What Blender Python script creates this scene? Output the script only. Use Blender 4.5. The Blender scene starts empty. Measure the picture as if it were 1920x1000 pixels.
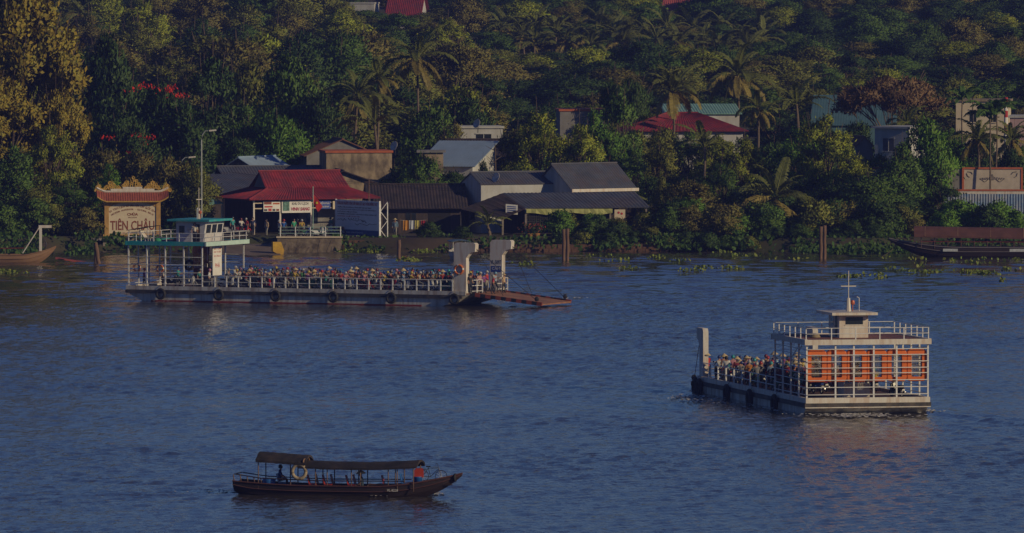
import bpy, bmesh, math, random
import numpy as np
from mathutils import Vector, Matrix
R = math.radians
rng = random.Random(7)
S = bpy.context.scene
COL = S.collection
# ------------------------------------------------------------------ camera, sky, sun, exposure
CAM_H, FPX, HORIZON = 30.0, 16600.0, -110.0     # eye height above the river, focal length and horizon row in 1920-px units
PITCH = math.atan((500 - HORIZON) / FPX)
cam = bpy.data.cameras.new('camera'); cam.sensor_width = 36.0; cam.lens = FPX / 1920 * 36
cam.clip_start = 1.0; cam.clip_end = 12000
co = bpy.data.objects.new('camera', cam); COL.objects.link(co)
co.location = (0, 0, CAM_H); co.rotation_euler = (math.pi / 2 - PITCH, 0, 0)
S.camera = co
SUN_EL, SUN_AZ = R(21), R(123)                   # azimuth clockwise from +Y (view direction): right and a little behind the camera
W = bpy.data.worlds.new('World'); S.world = W; W.use_nodes = True
nt = W.node_tree; nt.nodes.clear()
sky = nt.nodes.new('ShaderNodeTexSky'); sky.sky_type = 'NISHITA'; sky.sun_disc = False
sky.sun_elevation = SUN_EL; sky.sun_rotation = SUN_AZ; sky.air_density = 1.0; sky.dust_density = 0.0; sky.ozone_density = 6.0
bg = nt.nodes.new('ShaderNodeBackground'); bg.inputs['Strength'].default_value = 0.074
wo = nt.nodes.new('ShaderNodeOutputWorld')
tn = nt.nodes.new('ShaderNodeMix'); tn.data_type = 'RGBA'; tn.blend_type = 'MULTIPLY'; tn.inputs[0].default_value = 1.0; tn.inputs[7].default_value = (0.74, 0.80, 1.13, 1)   # evening blue over the whole sky
nt.links.new(sky.outputs[0], tn.inputs[6]); nt.links.new(tn.outputs[2], bg.inputs[0]); nt.links.new(bg.outputs[0], wo.inputs[0])
sl = bpy.data.lights.new('sun', 'SUN'); sl.energy = 5.0; sl.angle = R(0.6); sl.color = (1.0, 0.81, 0.48)
so = bpy.data.objects.new('sun', sl); COL.objects.link(so)
tosun = Vector((math.sin(SUN_AZ) * math.cos(SUN_EL), math.cos(SUN_AZ) * math.cos(SUN_EL), math.sin(SUN_EL)))
so.rotation_euler = tosun.to_track_quat('Z', 'Y').to_euler(); so.location = (200, 400, 200)
S.view_settings.view_transform = 'Standard'; S.view_settings.look = 'None'; S.view_settings.gamma = 1.0
S.view_settings.use_curve_mapping = False; S.view_settings.exposure = -0.95
S.cycles.max_bounces = 6; S.cycles.transparent_max_bounces = 8; S.cycles.volume_bounces = 0
S.cycles.use_denoising = True
# ------------------------------------------------------------------ layout helpers
CA, SA = math.cos(PITCH), math.sin(PITCH)
def P(px, py, D):
    """world point at distance D (along +Y) that a photograph position names"""
    u = (px - 960) / FPX; v = -(py - 500) / FPX
    t = D / (CA + v * SA)
    return Vector((u * t, D, CAM_H + t * (v * CA - SA)))
def G(px, py, z=0.0):
    u = (px - 960) / FPX; v = -(py - 500) / FPX
    t = (z - CAM_H) / (v * CA - SA)
    return Vector((u * t, t * (CA + v * SA), z))
def pix(p):
    d = Vector(p) - Vector((0, 0, CAM_H)); f = d.y * CA - d.z * SA; u = d.y * SA + d.z * CA
    return 960 + FPX * d.x / f, 500 - FPX * u / f
def ppm(D): return FPX / D
# ------------------------------------------------------------------ object helpers
def link(o, parent=None):
    COL.objects.link(o)
    if parent is not None: o.parent = parent
    return o
def tag(o, label=None, cat=None, group=None, kind=None):
    if label: o['label'] = label
    if cat: o['category'] = cat
    if group: o['group'] = group
    if kind: o['kind'] = kind
    return o
def thing(name, label, cat, loc=(0, 0, 0), rz=0.0, group=None):
    o = bpy.data.objects.new(name, None); o.empty_display_size = 0.2
    link(o); o.location = loc; o.rotation_euler = (0, 0, rz)
    return tag(o, label, cat, group)
def copy_tree(o, parent=None):
    c = o.copy(); COL.objects.link(c); c.parent = parent
    for ch in list(o.children): copy_tree(ch, c)
    return c
def setcolor(o, c):
    o.color = (c[0], c[1], c[2], 1.0); return o
# ------------------------------------------------------------------ materials
MATS = {}
def mat(name, col=(0.5, 0.5, 0.5), rough=0.7, var=0.25, scale=2.0, metal=0.0, bump=0.0, bscale=20.0, spec=0.4, objcol=False,
        stain=None, stain_scale=0.6, stain_amt=0.5, stretch=(1, 1, 1), tint=None, trans=0.0):
    """procedural surface: base colour, mottling noise, optional streaky stains, fine relief"""
    if name in MATS: return MATS[name]
    m = bpy.data.materials.new(name); m.use_nodes = True; MATS[name] = m
    n = m.node_tree.nodes; l = m.node_tree.links
    b = n['Principled BSDF']; b.inputs['Roughness'].default_value = rough; b.inputs['Metallic'].default_value = metal
    b.inputs['Specular IOR Level'].default_value = spec
    tc = n.new('ShaderNodeTexCoord'); mp = n.new('ShaderNodeMapping'); mp.inputs['Scale'].default_value = stretch
    l.new(tc.outputs['Object'], mp.inputs[0])
    if objcol:
        oi = n.new('ShaderNodeObjectInfo'); base = oi.outputs['Color']
    else:
        rgb = n.new('ShaderNodeRGB'); rgb.outputs[0].default_value = (*col, 1); base = rgb.outputs[0]
    if tint:
        at = n.new('ShaderNodeAttribute'); at.attribute_name = tint
        mx = n.new('ShaderNodeMix'); mx.data_type = 'RGBA'; mx.blend_type = 'MULTIPLY'; mx.inputs[0].default_value = 1.0
        l.new(base, mx.inputs[6]); l.new(at.outputs['Color'], mx.inputs[7]); base = mx.outputs[2]
    if var > 0:
        nz = n.new('ShaderNodeTexNoise'); nz.inputs['Scale'].default_value = scale; nz.inputs['Detail'].default_value = 5
        l.new(mp.outputs[0], nz.inputs['Vector'])
        mr = n.new('ShaderNodeMapRange'); mr.inputs[1].default_value = 0.25; mr.inputs[2].default_value = 0.75
        mr.inputs[3].default_value = 1 - var; mr.inputs[4].default_value = 1 + var * 0.6
        l.new(nz.outputs['Fac'], mr.inputs[0])
        mx = n.new('ShaderNodeMix'); mx.data_type = 'RGBA'; mx.blend_type = 'MULTIPLY'; mx.inputs[0].default_value = 1.0
        l.new(base, mx.inputs[6]); l.new(mr.outputs[0], mx.inputs[7]); base = mx.outputs[2]
    if stain:
        nz = n.new('ShaderNodeTexNoise'); nz.inputs['Scale'].default_value = stain_scale; nz.inputs['Detail'].default_value = 7
        nz.inputs['Roughness'].default_value = 0.65; l.new(mp.outputs[0], nz.inputs['Vector'])
        mr = n.new('ShaderNodeMapRange'); mr.inputs[1].default_value = 0.43; mr.inputs[2].default_value = 0.62; mr.inputs[4].default_value = stain_amt
        l.new(nz.outputs['Fac'], mr.inputs[0])
        mx = n.new('ShaderNodeMix'); mx.data_type = 'RGBA'; mx.inputs[7].default_value = (*stain, 1)
        l.new(mr.outputs[0], mx.inputs[0]); l.new(base, mx.inputs[6]); base = mx.outputs[2]
    l.new(base, b.inputs['Base Color'])
    if bump > 0:
        nb = n.new('ShaderNodeTexNoise'); nb.inputs['Scale'].default_value = bscale; l.new(mp.outputs[0], nb.inputs['Vector'])
        bp = n.new('ShaderNodeBump'); bp.inputs['Strength'].default_value = bump; bp.inputs['Distance'].default_value = 0.05
        l.new(nb.outputs['Fac'], bp.inputs['Height']); l.new(bp.outputs[0], b.inputs['Normal'])
    if trans > 0:
        tr = n.new('ShaderNodeBsdfTranslucent'); l.new(base, tr.inputs['Color'])
        ms = n.new('ShaderNodeMixShader'); ms.inputs[0].default_value = trans
        l.new(b.outputs[0], ms.inputs[1]); l.new(tr.outputs[0], ms.inputs[2]); l.new(ms.outputs[0], n['Material Output'].inputs[0])
    return m
# ------------------------------------------------------------------ mesh builder
class MB:
    def __init__(s): s.v = []; s.f = []; s.m = []; s.mi = 0
    def add(s, vs, fs):
        o = len(s.v); s.v += [tuple(p) for p in vs]; s.f += [tuple(i + o for i in f) for f in fs]; s.m += [s.mi] * len(fs); return s
    def box(s, c, d, rz=0.0, rx=0.0, ry=0.0):
        M = Matrix.Rotation(rz, 3, 'Z') @ Matrix.Rotation(ry, 3, 'Y') @ Matrix.Rotation(rx, 3, 'X'); c = Vector(c)
        vs = [c + M @ Vector((sx * d[0] / 2, sy * d[1] / 2, sz * d[2] / 2)) for sx in (-1, 1) for sy in (-1, 1) for sz in (-1, 1)]
        return s.add(vs, [(0, 1, 3, 2), (4, 6, 7, 5), (0, 4, 5, 1), (2, 3, 7, 6), (0, 2, 6, 4), (1, 5, 7, 3)])
    def b(s, x0, x1, y0, y1, z0, z1): return s.box(((x0 + x1) / 2, (y0 + y1) / 2, (z0 + z1) / 2), (x1 - x0, y1 - y0, z1 - z0))
    def tube(s, pts, r, n=6, caps=True):
        pts = [Vector(p) for p in pts]; rs = r if isinstance(r, (list, tuple)) else [r] * len(pts)
        rings = []
        for i, p in enumerate(pts):
            d = (pts[min(i + 1, len(pts) - 1)] - pts[max(i - 1, 0)]).normalized()
            a = d.orthogonal().normalized() if abs(d.z) > 0.98 else d.cross(Vector((0, 0, 1))).normalized()
            b = d.cross(a)
            rings.append([p + (a * math.cos(2 * math.pi * k / n) + b * math.sin(2 * math.pi * k / n)) * rs[i] for k in range(n)])
        vs = [q for r_ in rings for q in r_]
        fs = [(i * n + k, i * n + (k + 1) % n, (i + 1) * n + (k + 1) % n, (i + 1) * n + k) for i in range(len(pts) - 1) for k in range(n)]
        if caps: fs += [tuple(range(n - 1, -1, -1)), tuple((len(pts) - 1) * n + k for k in range(n))]
        return s.add(vs, fs)
    def bar(s, p0, p1, w, h=None):
        p0 = Vector(p0); p1 = Vector(p1); h = h or w; d = p1 - p0; L = d.length; d.normalize()
        a = d.cross(Vector((0, 0, 1))); a = Vector((1, 0, 0)) if a.length < 0.02 else a.normalized(); b = a.cross(d)
        vs = [q + a * sx * w / 2 + b * sy * h / 2 for q in (p0, p1) for sx, sy in ((-1, -1), (1, -1), (1, 1), (-1, 1))]
        return s.add(vs, [(3, 2, 1, 0), (4, 5, 6, 7), (0, 1, 5, 4), (1, 2, 6, 5), (2, 3, 7, 6), (3, 0, 4, 7)])
    def prism(s, poly, ax, h0, h1):
        """polygon in the plane across axis ax (0,1,2), swept from h0 to h1"""
        def q(p, h): t = [p[0], p[1]]; t.insert(ax, h); return tuple(t)
        n = len(poly); vs = [q(p, h0) for p in poly] + [q(p, h1) for p in poly]
        fs = [tuple(range(n - 1, -1, -1)), tuple(range(n, 2 * n))] + [(i, (i + 1) % n, n + (i + 1) % n, n + i) for i in range(n)]
        return s.add(vs, fs)
    def quad(s, a, b, c, d): return s.add([a, b, c, d], [(0, 1, 2, 3)])
    def slab(s, a, b, c, d, t):
        """a sheet through four corners with thickness t below it"""
        a, b, c, d = map(Vector, (a, b, c, d)); n = (b - a).cross(d - a).normalized() * t
        vs = [a, b, c, d, a - n, b - n, c - n, d - n]
        return s.add(vs, [(0, 1, 2, 3), (7, 6, 5, 4), (0, 4, 5, 1), (1, 5, 6, 2), (2, 6, 7, 3), (3, 7, 4, 0)])
    def torus(s, c, R0, r0, axis=1, n=18, k=8, sx=1.0, sz=1.0):
        c = Vector(c); vs = []; fs = []
        for i in range(n):
            a = 2 * math.pi * i / n
            for j in range(k):
                b = 2 * math.pi * j / k; rr = R0 + r0 * math.cos(b); q = [rr * math.cos(a) * sx, rr * math.sin(a) * sz]; q.insert(axis, r0 * math.sin(b)); vs.append(c + Vector(q))
        for i in range(n):
            for j in range(k): fs.append((i * k + j, i * k + (j + 1) % k, ((i + 1) % n) * k + (j + 1) % k, ((i + 1) % n) * k + j))
        return s.add(vs, fs)
    def lathe(s, c, prof, n=12):
        c = Vector(c); vs = [c + Vector((r * math.cos(2 * math.pi * k / n), r * math.sin(2 * math.pi * k / n), z)) for r, z in prof for k in range(n)]
        fs = [(i * n + k, i * n + (k + 1) % n, (i + 1) * n + (k + 1) % n, (i + 1) * n + k) for i in range(len(prof) - 1) for k in range(n)]
        return s.add(vs, fs)
    def corr(s, a, b, c, d, pitch=0.3, amp=0.04):
        """corrugated sheet: a-b along the eave, d-c along the ridge; ribs run from eave to ridge"""
        a, b, c, d = map(Vector, (a, b, c, d)); n = (b - a).cross(d - a).normalized(); L = (b - a).length; k = max(2, int(L / pitch)) * 2
        vs = []; fs = []
        for i in range(k + 1):
            t = i / k; o = n * (amp if i % 2 else 0)
            vs += [a.lerp(b, t) + o, d.lerp(c, t) + o, a.lerp(b, t) - n * 0.06, d.lerp(c, t) - n * 0.06]
        for i in range(k):
            p = i * 4; q = p + 4; fs += [(p, q, q + 1, p + 1), (p + 2, p + 3, q + 3, q + 2), (p, p + 2, q + 2, q), (p + 1, q + 1, q + 3, p + 3)]
        fs += [(0, 1, 3, 2), (k * 4, k * 4 + 2, k * 4 + 3, k * 4 + 1)]
        return s.add(vs, fs)
    def mesh(s, name, mats, smooth=False):
        me = bpy.data.meshes.new(name); me.from_pydata(s.v, [], s.f)
        mats = mats if isinstance(mats, (list, tuple)) else [mats]
        for m in mats: me.materials.append(m)
        if len(mats) > 1: me.polygons.foreach_set('material_index', s.m)
        if smooth: me.polygons.foreach_set('use_smooth', [True] * len(me.polygons))
        me.update(); return me
    def build(s, name, mats, parent=None, smooth=False, loc=None, rz=0.0):
        o = bpy.data.objects.new(name, s.mesh(name, mats, smooth)); link(o, parent)
        if loc is not None: o.location = loc; o.rotation_euler = (0, 0, rz)
        return o
def part(name, mesh, parent, loc=(0, 0, 0), rz=0.0, rot=None, sc=None):
    o = bpy.data.objects.new(name, mesh); link(o, parent); o.location = loc; o.rotation_euler = rot or (0, 0, rz)
    if sc: o.scale = sc if isinstance(sc, (tuple, list)) else (sc, sc, sc)
    return o
def text(name, s, size, parent, M, m, w=None, italic=0.0, bold=0.0, space=1.0):
    """flat lettering, centred at the origin of M (local matrix), reading along M's x axis"""
    cu = bpy.data.curves.new(name, 'FONT'); cu.body = s; cu.size = size; cu.align_x = 'CENTER'; cu.align_y = 'CENTER'; cu.shear = italic; cu.offset = bold; cu.extrude = 0.004; cu.space_character = space; cu.resolution_u = 2
    to = bpy.data.objects.new(name + '_source', cu); COL.objects.link(to); o = bpy.data.objects.new(name, bpy.data.meshes.new(name)); link(o, parent); o.matrix_local = M
    TEXTS.append((to, o, m, w)); return o
TEXTS = []
def flush_text():
    """turn the queued lettering into flat meshes in one go"""
    dg = bpy.context.evaluated_depsgraph_get(); dg.update()
    for to, o, m, w in TEXTS:
        me = bpy.data.meshes.new_from_object(to.evaluated_get(dg)); me.materials.clear(); me.materials.append(m); me.name = o.name
        if w and len(me.vertices):
            xs = [v.co.x for v in me.vertices]; k = w / max(1e-3, max(xs) - min(xs))
            for v in me.vertices: v.co.x *= k
        o.data = me
    for to, o, m, w in TEXTS: cu = to.data; bpy.data.objects.remove(to); bpy.data.curves.remove(cu)
def face_M(c, xdir, up=(0, 0, 1)):
    """matrix whose x runs along xdir and whose y is up: for lettering on an upright face"""
    x = Vector(xdir).normalized(); y = Vector(up); y = (y - x * y.dot(x)).normalized(); z = x.cross(y)
    M = Matrix((x, y, z)).transposed().to_4x4(); M.translation = Vector(c); return M
# ------------------------------------------------------------------ terrain and river
SHORE = 856.0                                    # distance of the far bank's water line
LAND = 1.35
def hash2(x, y): return (math.sin(x * 12.9898 + y * 78.233) * 43758.5453) % 1.0
def land_z(x, y):
    s = SHORE + 1.6 * math.sin(x * 0.13) + 1.0 * math.sin(x * 0.31 + 1.0)
    t = max(0.0, min(1.0, (y - s + 2.0) / 3.2)); z = -1.2 + (LAND + 1.2) * t * t * (3 - 2 * t)
    if y > 925: z += 0.0305 * (min(y, 1660) - 925)
    if y > 1660: z += 0.004 * (y - 1660)
    return z
def make_ground():
    xs = [-2500, -1200, -600, -300, -160] + list(np.arange(-110, 110.1, 2.0)) + [160, 300, 600, 1200, 2500]
    ys = [840, 846, 850] + list(np.arange(852, 866, 0.8)) + list(np.arange(867, 930, 4)) + list(np.arange(935, 1700, 25)) + [1800, 2000, 2400, 3000]
    vs = [(x, y, land_z(x, y) + (0.12 * (hash2(x, y) - 0.5) if y > 856 else 0)) for y in ys for x in xs]; nx = len(xs)
    fs = [(j * nx + i, j * nx + i + 1, (j + 1) * nx + i + 1, (j + 1) * nx + i) for j in range(len(ys) - 1) for i in range(nx - 1)]
    m = MB(); m.add(vs, fs)
    g = mat('earth', (0.06, 0.042, 0.028), 0.95, 0.4, 0.5, bump=0.6, bscale=1.5, stain=(0.05, 0.07, 0.02), stain_scale=0.12, stain_amt=0.85)
    return tag(m.build('ground', g, smooth=True), kind='structure')
make_ground()
def water_mat():
    m = bpy.data.materials.new('river_water'); m.use_nodes = True; n = m.node_tree.nodes; l = m.node_tree.links
    b = n['Principled BSDF']; b.inputs['Base Color'].default_value = (0.058, 0.05, 0.043, 1); b.inputs['Roughness'].default_value = 0.07; b.inputs['IOR'].default_value = 1.333
    tc = n.new('ShaderNodeTexCoord'); mp = n.new('ShaderNodeMapping'); mp.inputs['Scale'].default_value = (1.0, 0.24, 1)
    l.new(tc.outputs['Object'], mp.inputs[0])
    n1 = n.new('ShaderNodeTexNoise'); n1.inputs['Scale'].default_value = 3.2; n1.inputs['Detail'].default_value = 4; l.new(mp.outputs[0], n1.inputs['Vector'])
    bp = n.new('ShaderNodeBump'); bp.inputs['Strength'].default_value = 1.0; bp.inputs['Distance'].default_value = 0.2
    ch = n.new('ShaderNodeAttribute'); ch.attribute_name = 'chop'; l.new(ch.outputs['Fac'], bp.inputs['Strength'])
    l.new(n1.outputs['Fac'], bp.inputs['Height']); l.new(bp.outputs[0], b.inputs['Normal'])
    return m
def make_water():
    xs = np.concatenate([[-2500, -1200, -500, -220, -130, -90], np.arange(-66, 66.1, 0.33), [90, 130, 220, 500, 1200, 2500]])
    ys = np.concatenate([[-150, 0, 150, 300, 400, 420], np.arange(432, 862, 0.62)])
    X, Y = np.meshgrid(xs, ys); Z = np.zeros_like(X); r = np.random.default_rng(5)
    fade = np.clip((66 - np.abs(X)) / 8, 0, 1) * np.clip((Y - 432) / 6, 0, 1)
    lull = 0.0
    for k in range(7):
        a, b, c = r.uniform(-1, 1, 3); lull = lull + np.sin(X * a * 0.06 + Y * b * 0.03 + c * 9)
    streak = 0.0
    for k in range(9):                                                 # long current streaks and calmer slicks
        a, b, c = r.uniform(-1, 1), r.uniform(.4, 1.6), r.uniform(0, 9); streak = streak + np.sin(X * a * 0.05 + Y * b * 0.11 + c + 1.5 * np.sin(X * .03 + k))
    amp = np.clip(0.80 + 0.08 * lull + 0.055 * streak, 0.25, 1.3)
    for px, py, rx, ry, f in CALM:
        c = G(px, py); amp = amp * (1 - f * np.exp(-((X - c.x) / rx) ** 2 - ((Y - c.y) / ry) ** 2))
    amp = amp * 1.0
    for k in range(54):
        lam = 0.8 * (2.2 / 0.8) ** r.uniform(); th = r.normal(0.35, 0.75) + math.pi / 2
        slope = 0.040 * (lam / 2.0) ** -0.2
        ph = r.uniform(0, 6.28); kx = math.cos(th) * 6.283 / lam; ky = math.sin(th) * 6.283 / lam
        Z += (slope * lam / 6.283 / 1.6) * np.sin(kx * X + ky * Y + ph + 0.7 * np.sin(X * 0.11 + k) + 0.6 * np.sin(Y * 0.07 + 2 * k))
    chop = amp.copy(); far = np.clip((Y - 715) / 60, 0, 1); amp = amp * (1 - .5 * far); chop = chop * (1 - .72 * far)
    Z = Z * amp * fade
    for k in range(16):                                                # longer, smoother ripples in the lee of the far bank
        lam = 2.2 * (5.5 / 2.2) ** r.uniform(); th = r.normal(math.pi / 2 + .1, .5); kx = math.cos(th) * 6.283 / lam; ky = math.sin(th) * 6.283 / lam
        Z += far * fade * (0.034 * lam / 6.283 / 1.5) * np.sin(kx * X + ky * Y + r.uniform(0, 6.28) + np.sin(X * .2 + k) + .8 * np.sin(Y * .13 + k))
    for (ax, ay, bx, by, wd, hh, lam) in WAKES:                        # ridges trailing the boats
        a = G(ax, ay); b = G(bx, by); d = (b - a); Ln = d.length; d.normalize(); s = (X - a.x) * d.x + (Y - a.y) * d.y; q = -(X - a.x) * d.y + (Y - a.y) * d.x
        Z += hh * np.exp(-(q / wd) ** 2) * np.cos(q * 6.283 / lam) * np.clip(s / 3, 0, 1) * np.clip((Ln - s) / (Ln * .5), 0, 1) * (0.8 + 0.2 * np.sin(s * 1.3))
    nx = len(xs); ny = len(ys)
    V = np.stack([X, Y, Z], -1).reshape(-1, 3); i = np.arange(nx - 1); j = np.arange(ny - 1); I, J = np.meshgrid(i, j)
    a = (J * nx + I).ravel(); F = np.stack([a, a + 1, a + nx + 1, a + nx], -1)
    me = bpy.data.meshes.new('river_water'); me.vertices.add(len(V)); me.vertices.foreach_set('co', V.ravel().astype(np.float32))
    me.loops.add(F.size); me.loops.foreach_set('vertex_index', F.ravel().astype(np.int32)); me.polygons.add(len(F))
    me.polygons.foreach_set('loop_start', (np.arange(len(F)) * 4).astype(np.int32))
    me.polygons.foreach_set('use_smooth', np.ones(len(F), bool)); me.update(calc_edges=True); me.validate()
    at = me.attributes.new('chop', 'FLOAT', 'POINT'); at.data.foreach_set('value', np.clip(chop, .12, 1.3).ravel().astype(np.float32))
    me.materials.append(water_mat())
    return tag(link(bpy.data.objects.new('river_water', me)), kind='structure')
CALM = [(420, 585, 9, 22, .5), (640, 590, 14, 20, .35), (900, 590, 7, 24, .6), (1640, 800, 6, 20, .55), (650, 950, 8, 10, .4), (230, 520, 6, 16, .5), (1160, 520, 5, 20, .4)]
WAKES = [(1745, 772, 1990, 806, 1.6, .12, 2.4), (1600, 782, 1960, 832, 3.0, .10, 2.6), (1500, 782, 1430, 850, 2.0, .06, 2.2), (1292, 742, 1240, 790, 1.2, .08, 2.0), (443, 912, -40, 893, 1.6, .08, 2.2), (443, 928, -40, 926, 1.8, .08, 2.4), (830, 931, 560, 962, 1.0, .08, 1.6), (1070, 560, 760, 600, 1.6, .05, 2.2), (240, 560, 0, 556, 2.2, .06, 2.4)]
make_water()
# the air: thin haze, its blue added to lift all darks to navy
hz = MB(); hz.b(-2600, 2600, -260, 3100, -2.2, 47)
hm = bpy.data.materials.new('haze'); hm.use_nodes = True; hn = hm.node_tree.nodes; hn.remove(hn['Principled BSDF'])
pv = hn.new('ShaderNodeVolumePrincipled'); pv.inputs['Color'].default_value = (0.25, 0.33, 1.0, 1); pv.inputs['Density'].default_value = 0.00011; pv.inputs['Anisotropy'].default_value = 0.0
hm.node_tree.links.new(pv.outputs[0], hn['Material Output'].inputs['Volume'])
tag(hz.build('haze', hm), kind='stuff')
# ------------------------------------------------------------------ plants: leaf-built crowns, palms, shrubs
LEAF = mat('leaves', rough=0.6, var=0.0, objcol=True, tint='tint', trans=0.22, spec=0.25)
BARK = mat('bark', (0.12, 0.085, 0.06), 0.9, 0.4, 3.0, bump=0.5, bscale=8)
PBARK = mat('palm_bark', (0.16, 0.12, 0.085), 0.9, 0.4, 5.0, bump=0.5, bscale=10)
def np_mesh(name, V, F, material, tint=None, smooth=False, normals=None):
    me = bpy.data.meshes.new(name); k = F.shape[1]
    me.vertices.add(len(V)); me.vertices.foreach_set('co', np.ascontiguousarray(V, np.float32).ravel())
    me.loops.add(F.size); me.loops.foreach_set('vertex_index', F.ravel().astype(np.int32)); me.polygons.add(len(F))
    me.polygons.foreach_set('loop_start', (np.arange(len(F)) * k).astype(np.int32))
    if smooth: me.polygons.foreach_set('use_smooth', np.ones(len(F), bool))
    me.update(calc_edges=True); me.materials.append(material)
    if normals is not None:
        me.polygons.foreach_set('use_smooth', np.ones(len(F), bool)); me.normals_split_custom_set_from_vertices(normals.tolist())
    if tint is not None:
        a = me.color_attributes.new('tint', 'FLOAT_COLOR', 'POINT')
        c = np.ones((len(V), 4), np.float32); c[:, :3] = tint; a.data.foreach_set('color', c.ravel())
    return me
def leaf_cards(C, N, size, r, droop=0.0, aspect=0.45):
    """one pointed, slightly folded leaf spray for each centre C with outward direction N"""
    n = len(C); d = N + r.normal(0, 0.75, (n, 3)); d[:, 2] -= droop; d /= np.linalg.norm(d, axis=1)[:, None] + 1e-9
    q = r.normal(0, 1, (n, 3)); s = np.cross(d, q); s /= np.linalg.norm(s, axis=1)[:, None] + 1e-9
    L = (size * r.uniform(0.6, 1.35, n))[:, None]; up = np.cross(s, d)
    a = C - d * L * 0.5; b = C + s * L * aspect * 0.5 + up * L * 0.08; c = C + d * L * 0.55; e = C - s * L * aspect * 0.5 + up * L * 0.08
    fn = np.cross(b - a, c - a); sw = (np.sum(fn * N, 1) < 0)[:, None]; b, e = np.where(sw, e, b), np.where(sw, b, e)
    V = np.stack([a, b, c, e], 1).reshape(-1, 3); F = np.arange(4 * n).reshape(n, 4)
    t = np.repeat(r.uniform(0.78, 1.22, n), 4)[:, None] * np.ones(3); warm = np.repeat(r.uniform(-0.12, 0.16, n), 4); t[:, 0] *= 1 + warm; t[:, 2] *= 1 - warm
    return V, F, t
def crown_mesh(name, seed, lobes, n, size, droop=0.0, sub=5, hollow=0.55, aspect=0.45):
    """lobes: (x,y,z,rx,ry,rz). Each lobe is broken up into clumps of leaves with gaps between them"""
    r = np.random.default_rng(seed); C = []; N = []; tot = sum(l[3] * l[4] + l[3] * l[5] for l in lobes)
    for l in lobes:
        c = np.array(l[:3]); R3 = np.array(l[3:6]); m = int(n * (l[3] * l[4] + l[3] * l[5]) / tot)
        k = max(4, int(sub * 4)); dirs = r.normal(0, 1, (k, 3)); dirs[:, 2] = np.where(dirs[:, 2] < -0.5, -dirs[:, 2], dirs[:, 2]); dirs /= np.linalg.norm(dirs, axis=1)[:, None]
        cl = dirs * r.uniform(hollow, 1.0, (k, 1)); w = r.integers(0, k, m)
        p = cl[w] + r.normal(0, 0.21, (m, 3)); C.append(c + p * R3); q = p + dirs[w] * 0.6; N.append(q / (np.linalg.norm(q, axis=1)[:, None] + 1e-9))
    C = np.concatenate(C); N = np.concatenate(N); cen = np.average(np.array([l[:3] for l in lobes]), axis=0); out = C - cen; out /= np.linalg.norm(out, axis=1)[:, None] + 1e-9
    N = N * .75 + out * .5 + (0, 0, .1); N /= np.linalg.norm(N, axis=1)[:, None]
    V, F, t = leaf_cards(C, N, size, r, droop, aspect); k = r.normal(0, .28, N.shape) + N; k /= np.linalg.norm(k, axis=1)[:, None]
    return np_mesh(name, V, F, LEAF, t, normals=np.repeat(k, 4, axis=0))
def trunk_mesh(name, seed, lobes, r0=0.28, z0=-0.6, material=None):
    r = random.Random(seed); m = MB(); fork = min(l[2] for l in lobes) * 0.55
    m.tube([(0, 0, z0), (r.uniform(-.1, .1), r.uniform(-.1, .1), fork * 0.5), (r.uniform(-.2, .2), r.uniform(-.2, .2), fork)], [r0, r0 * 0.8, r0 * 0.65], 7)
    for l in lobes:
        e = Vector(l[:3]); b = Vector((0, 0, fork * 0.95)); mid = b.lerp(e, 0.5) + Vector((r.uniform(-.3, .3), r.uniform(-.3, .3), 0.25))
        m.tube([b, mid, e, e + (e - mid) * 0.7], [r0 * 0.5, r0 * 0.34, r0 * 0.18, 0.02], 5)
        for k in range(2):
            q = e + Vector((r.uniform(-1, 1) * l[3], r.uniform(-1, 1) * l[4], r.uniform(0, 0.9) * l[5])) * 0.8; m.tube([mid, mid.lerp(q, .6) + Vector((0, 0, .15)), q], [r0 * 0.2, r0 * 0.12, 0.015], 4)
    return m.mesh(name, material or BARK, True)
TREES = {}
def kit(kind, variants):
    TREES[kind] = variants
def ring(r, n, rad, z, s, jit=0.3): return [(math.cos(6.283 * (k + r.uniform(-.3, .3)) / n) * rad, math.sin(6.283 * (k + r.uniform(-.3, .3)) / n) * rad, z + r.uniform(-jit, jit), s * r.uniform(.85, 1.15), s * r.uniform(.85, 1.15), s * r.uniform(.65, .9)) for k in range(n)]
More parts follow.
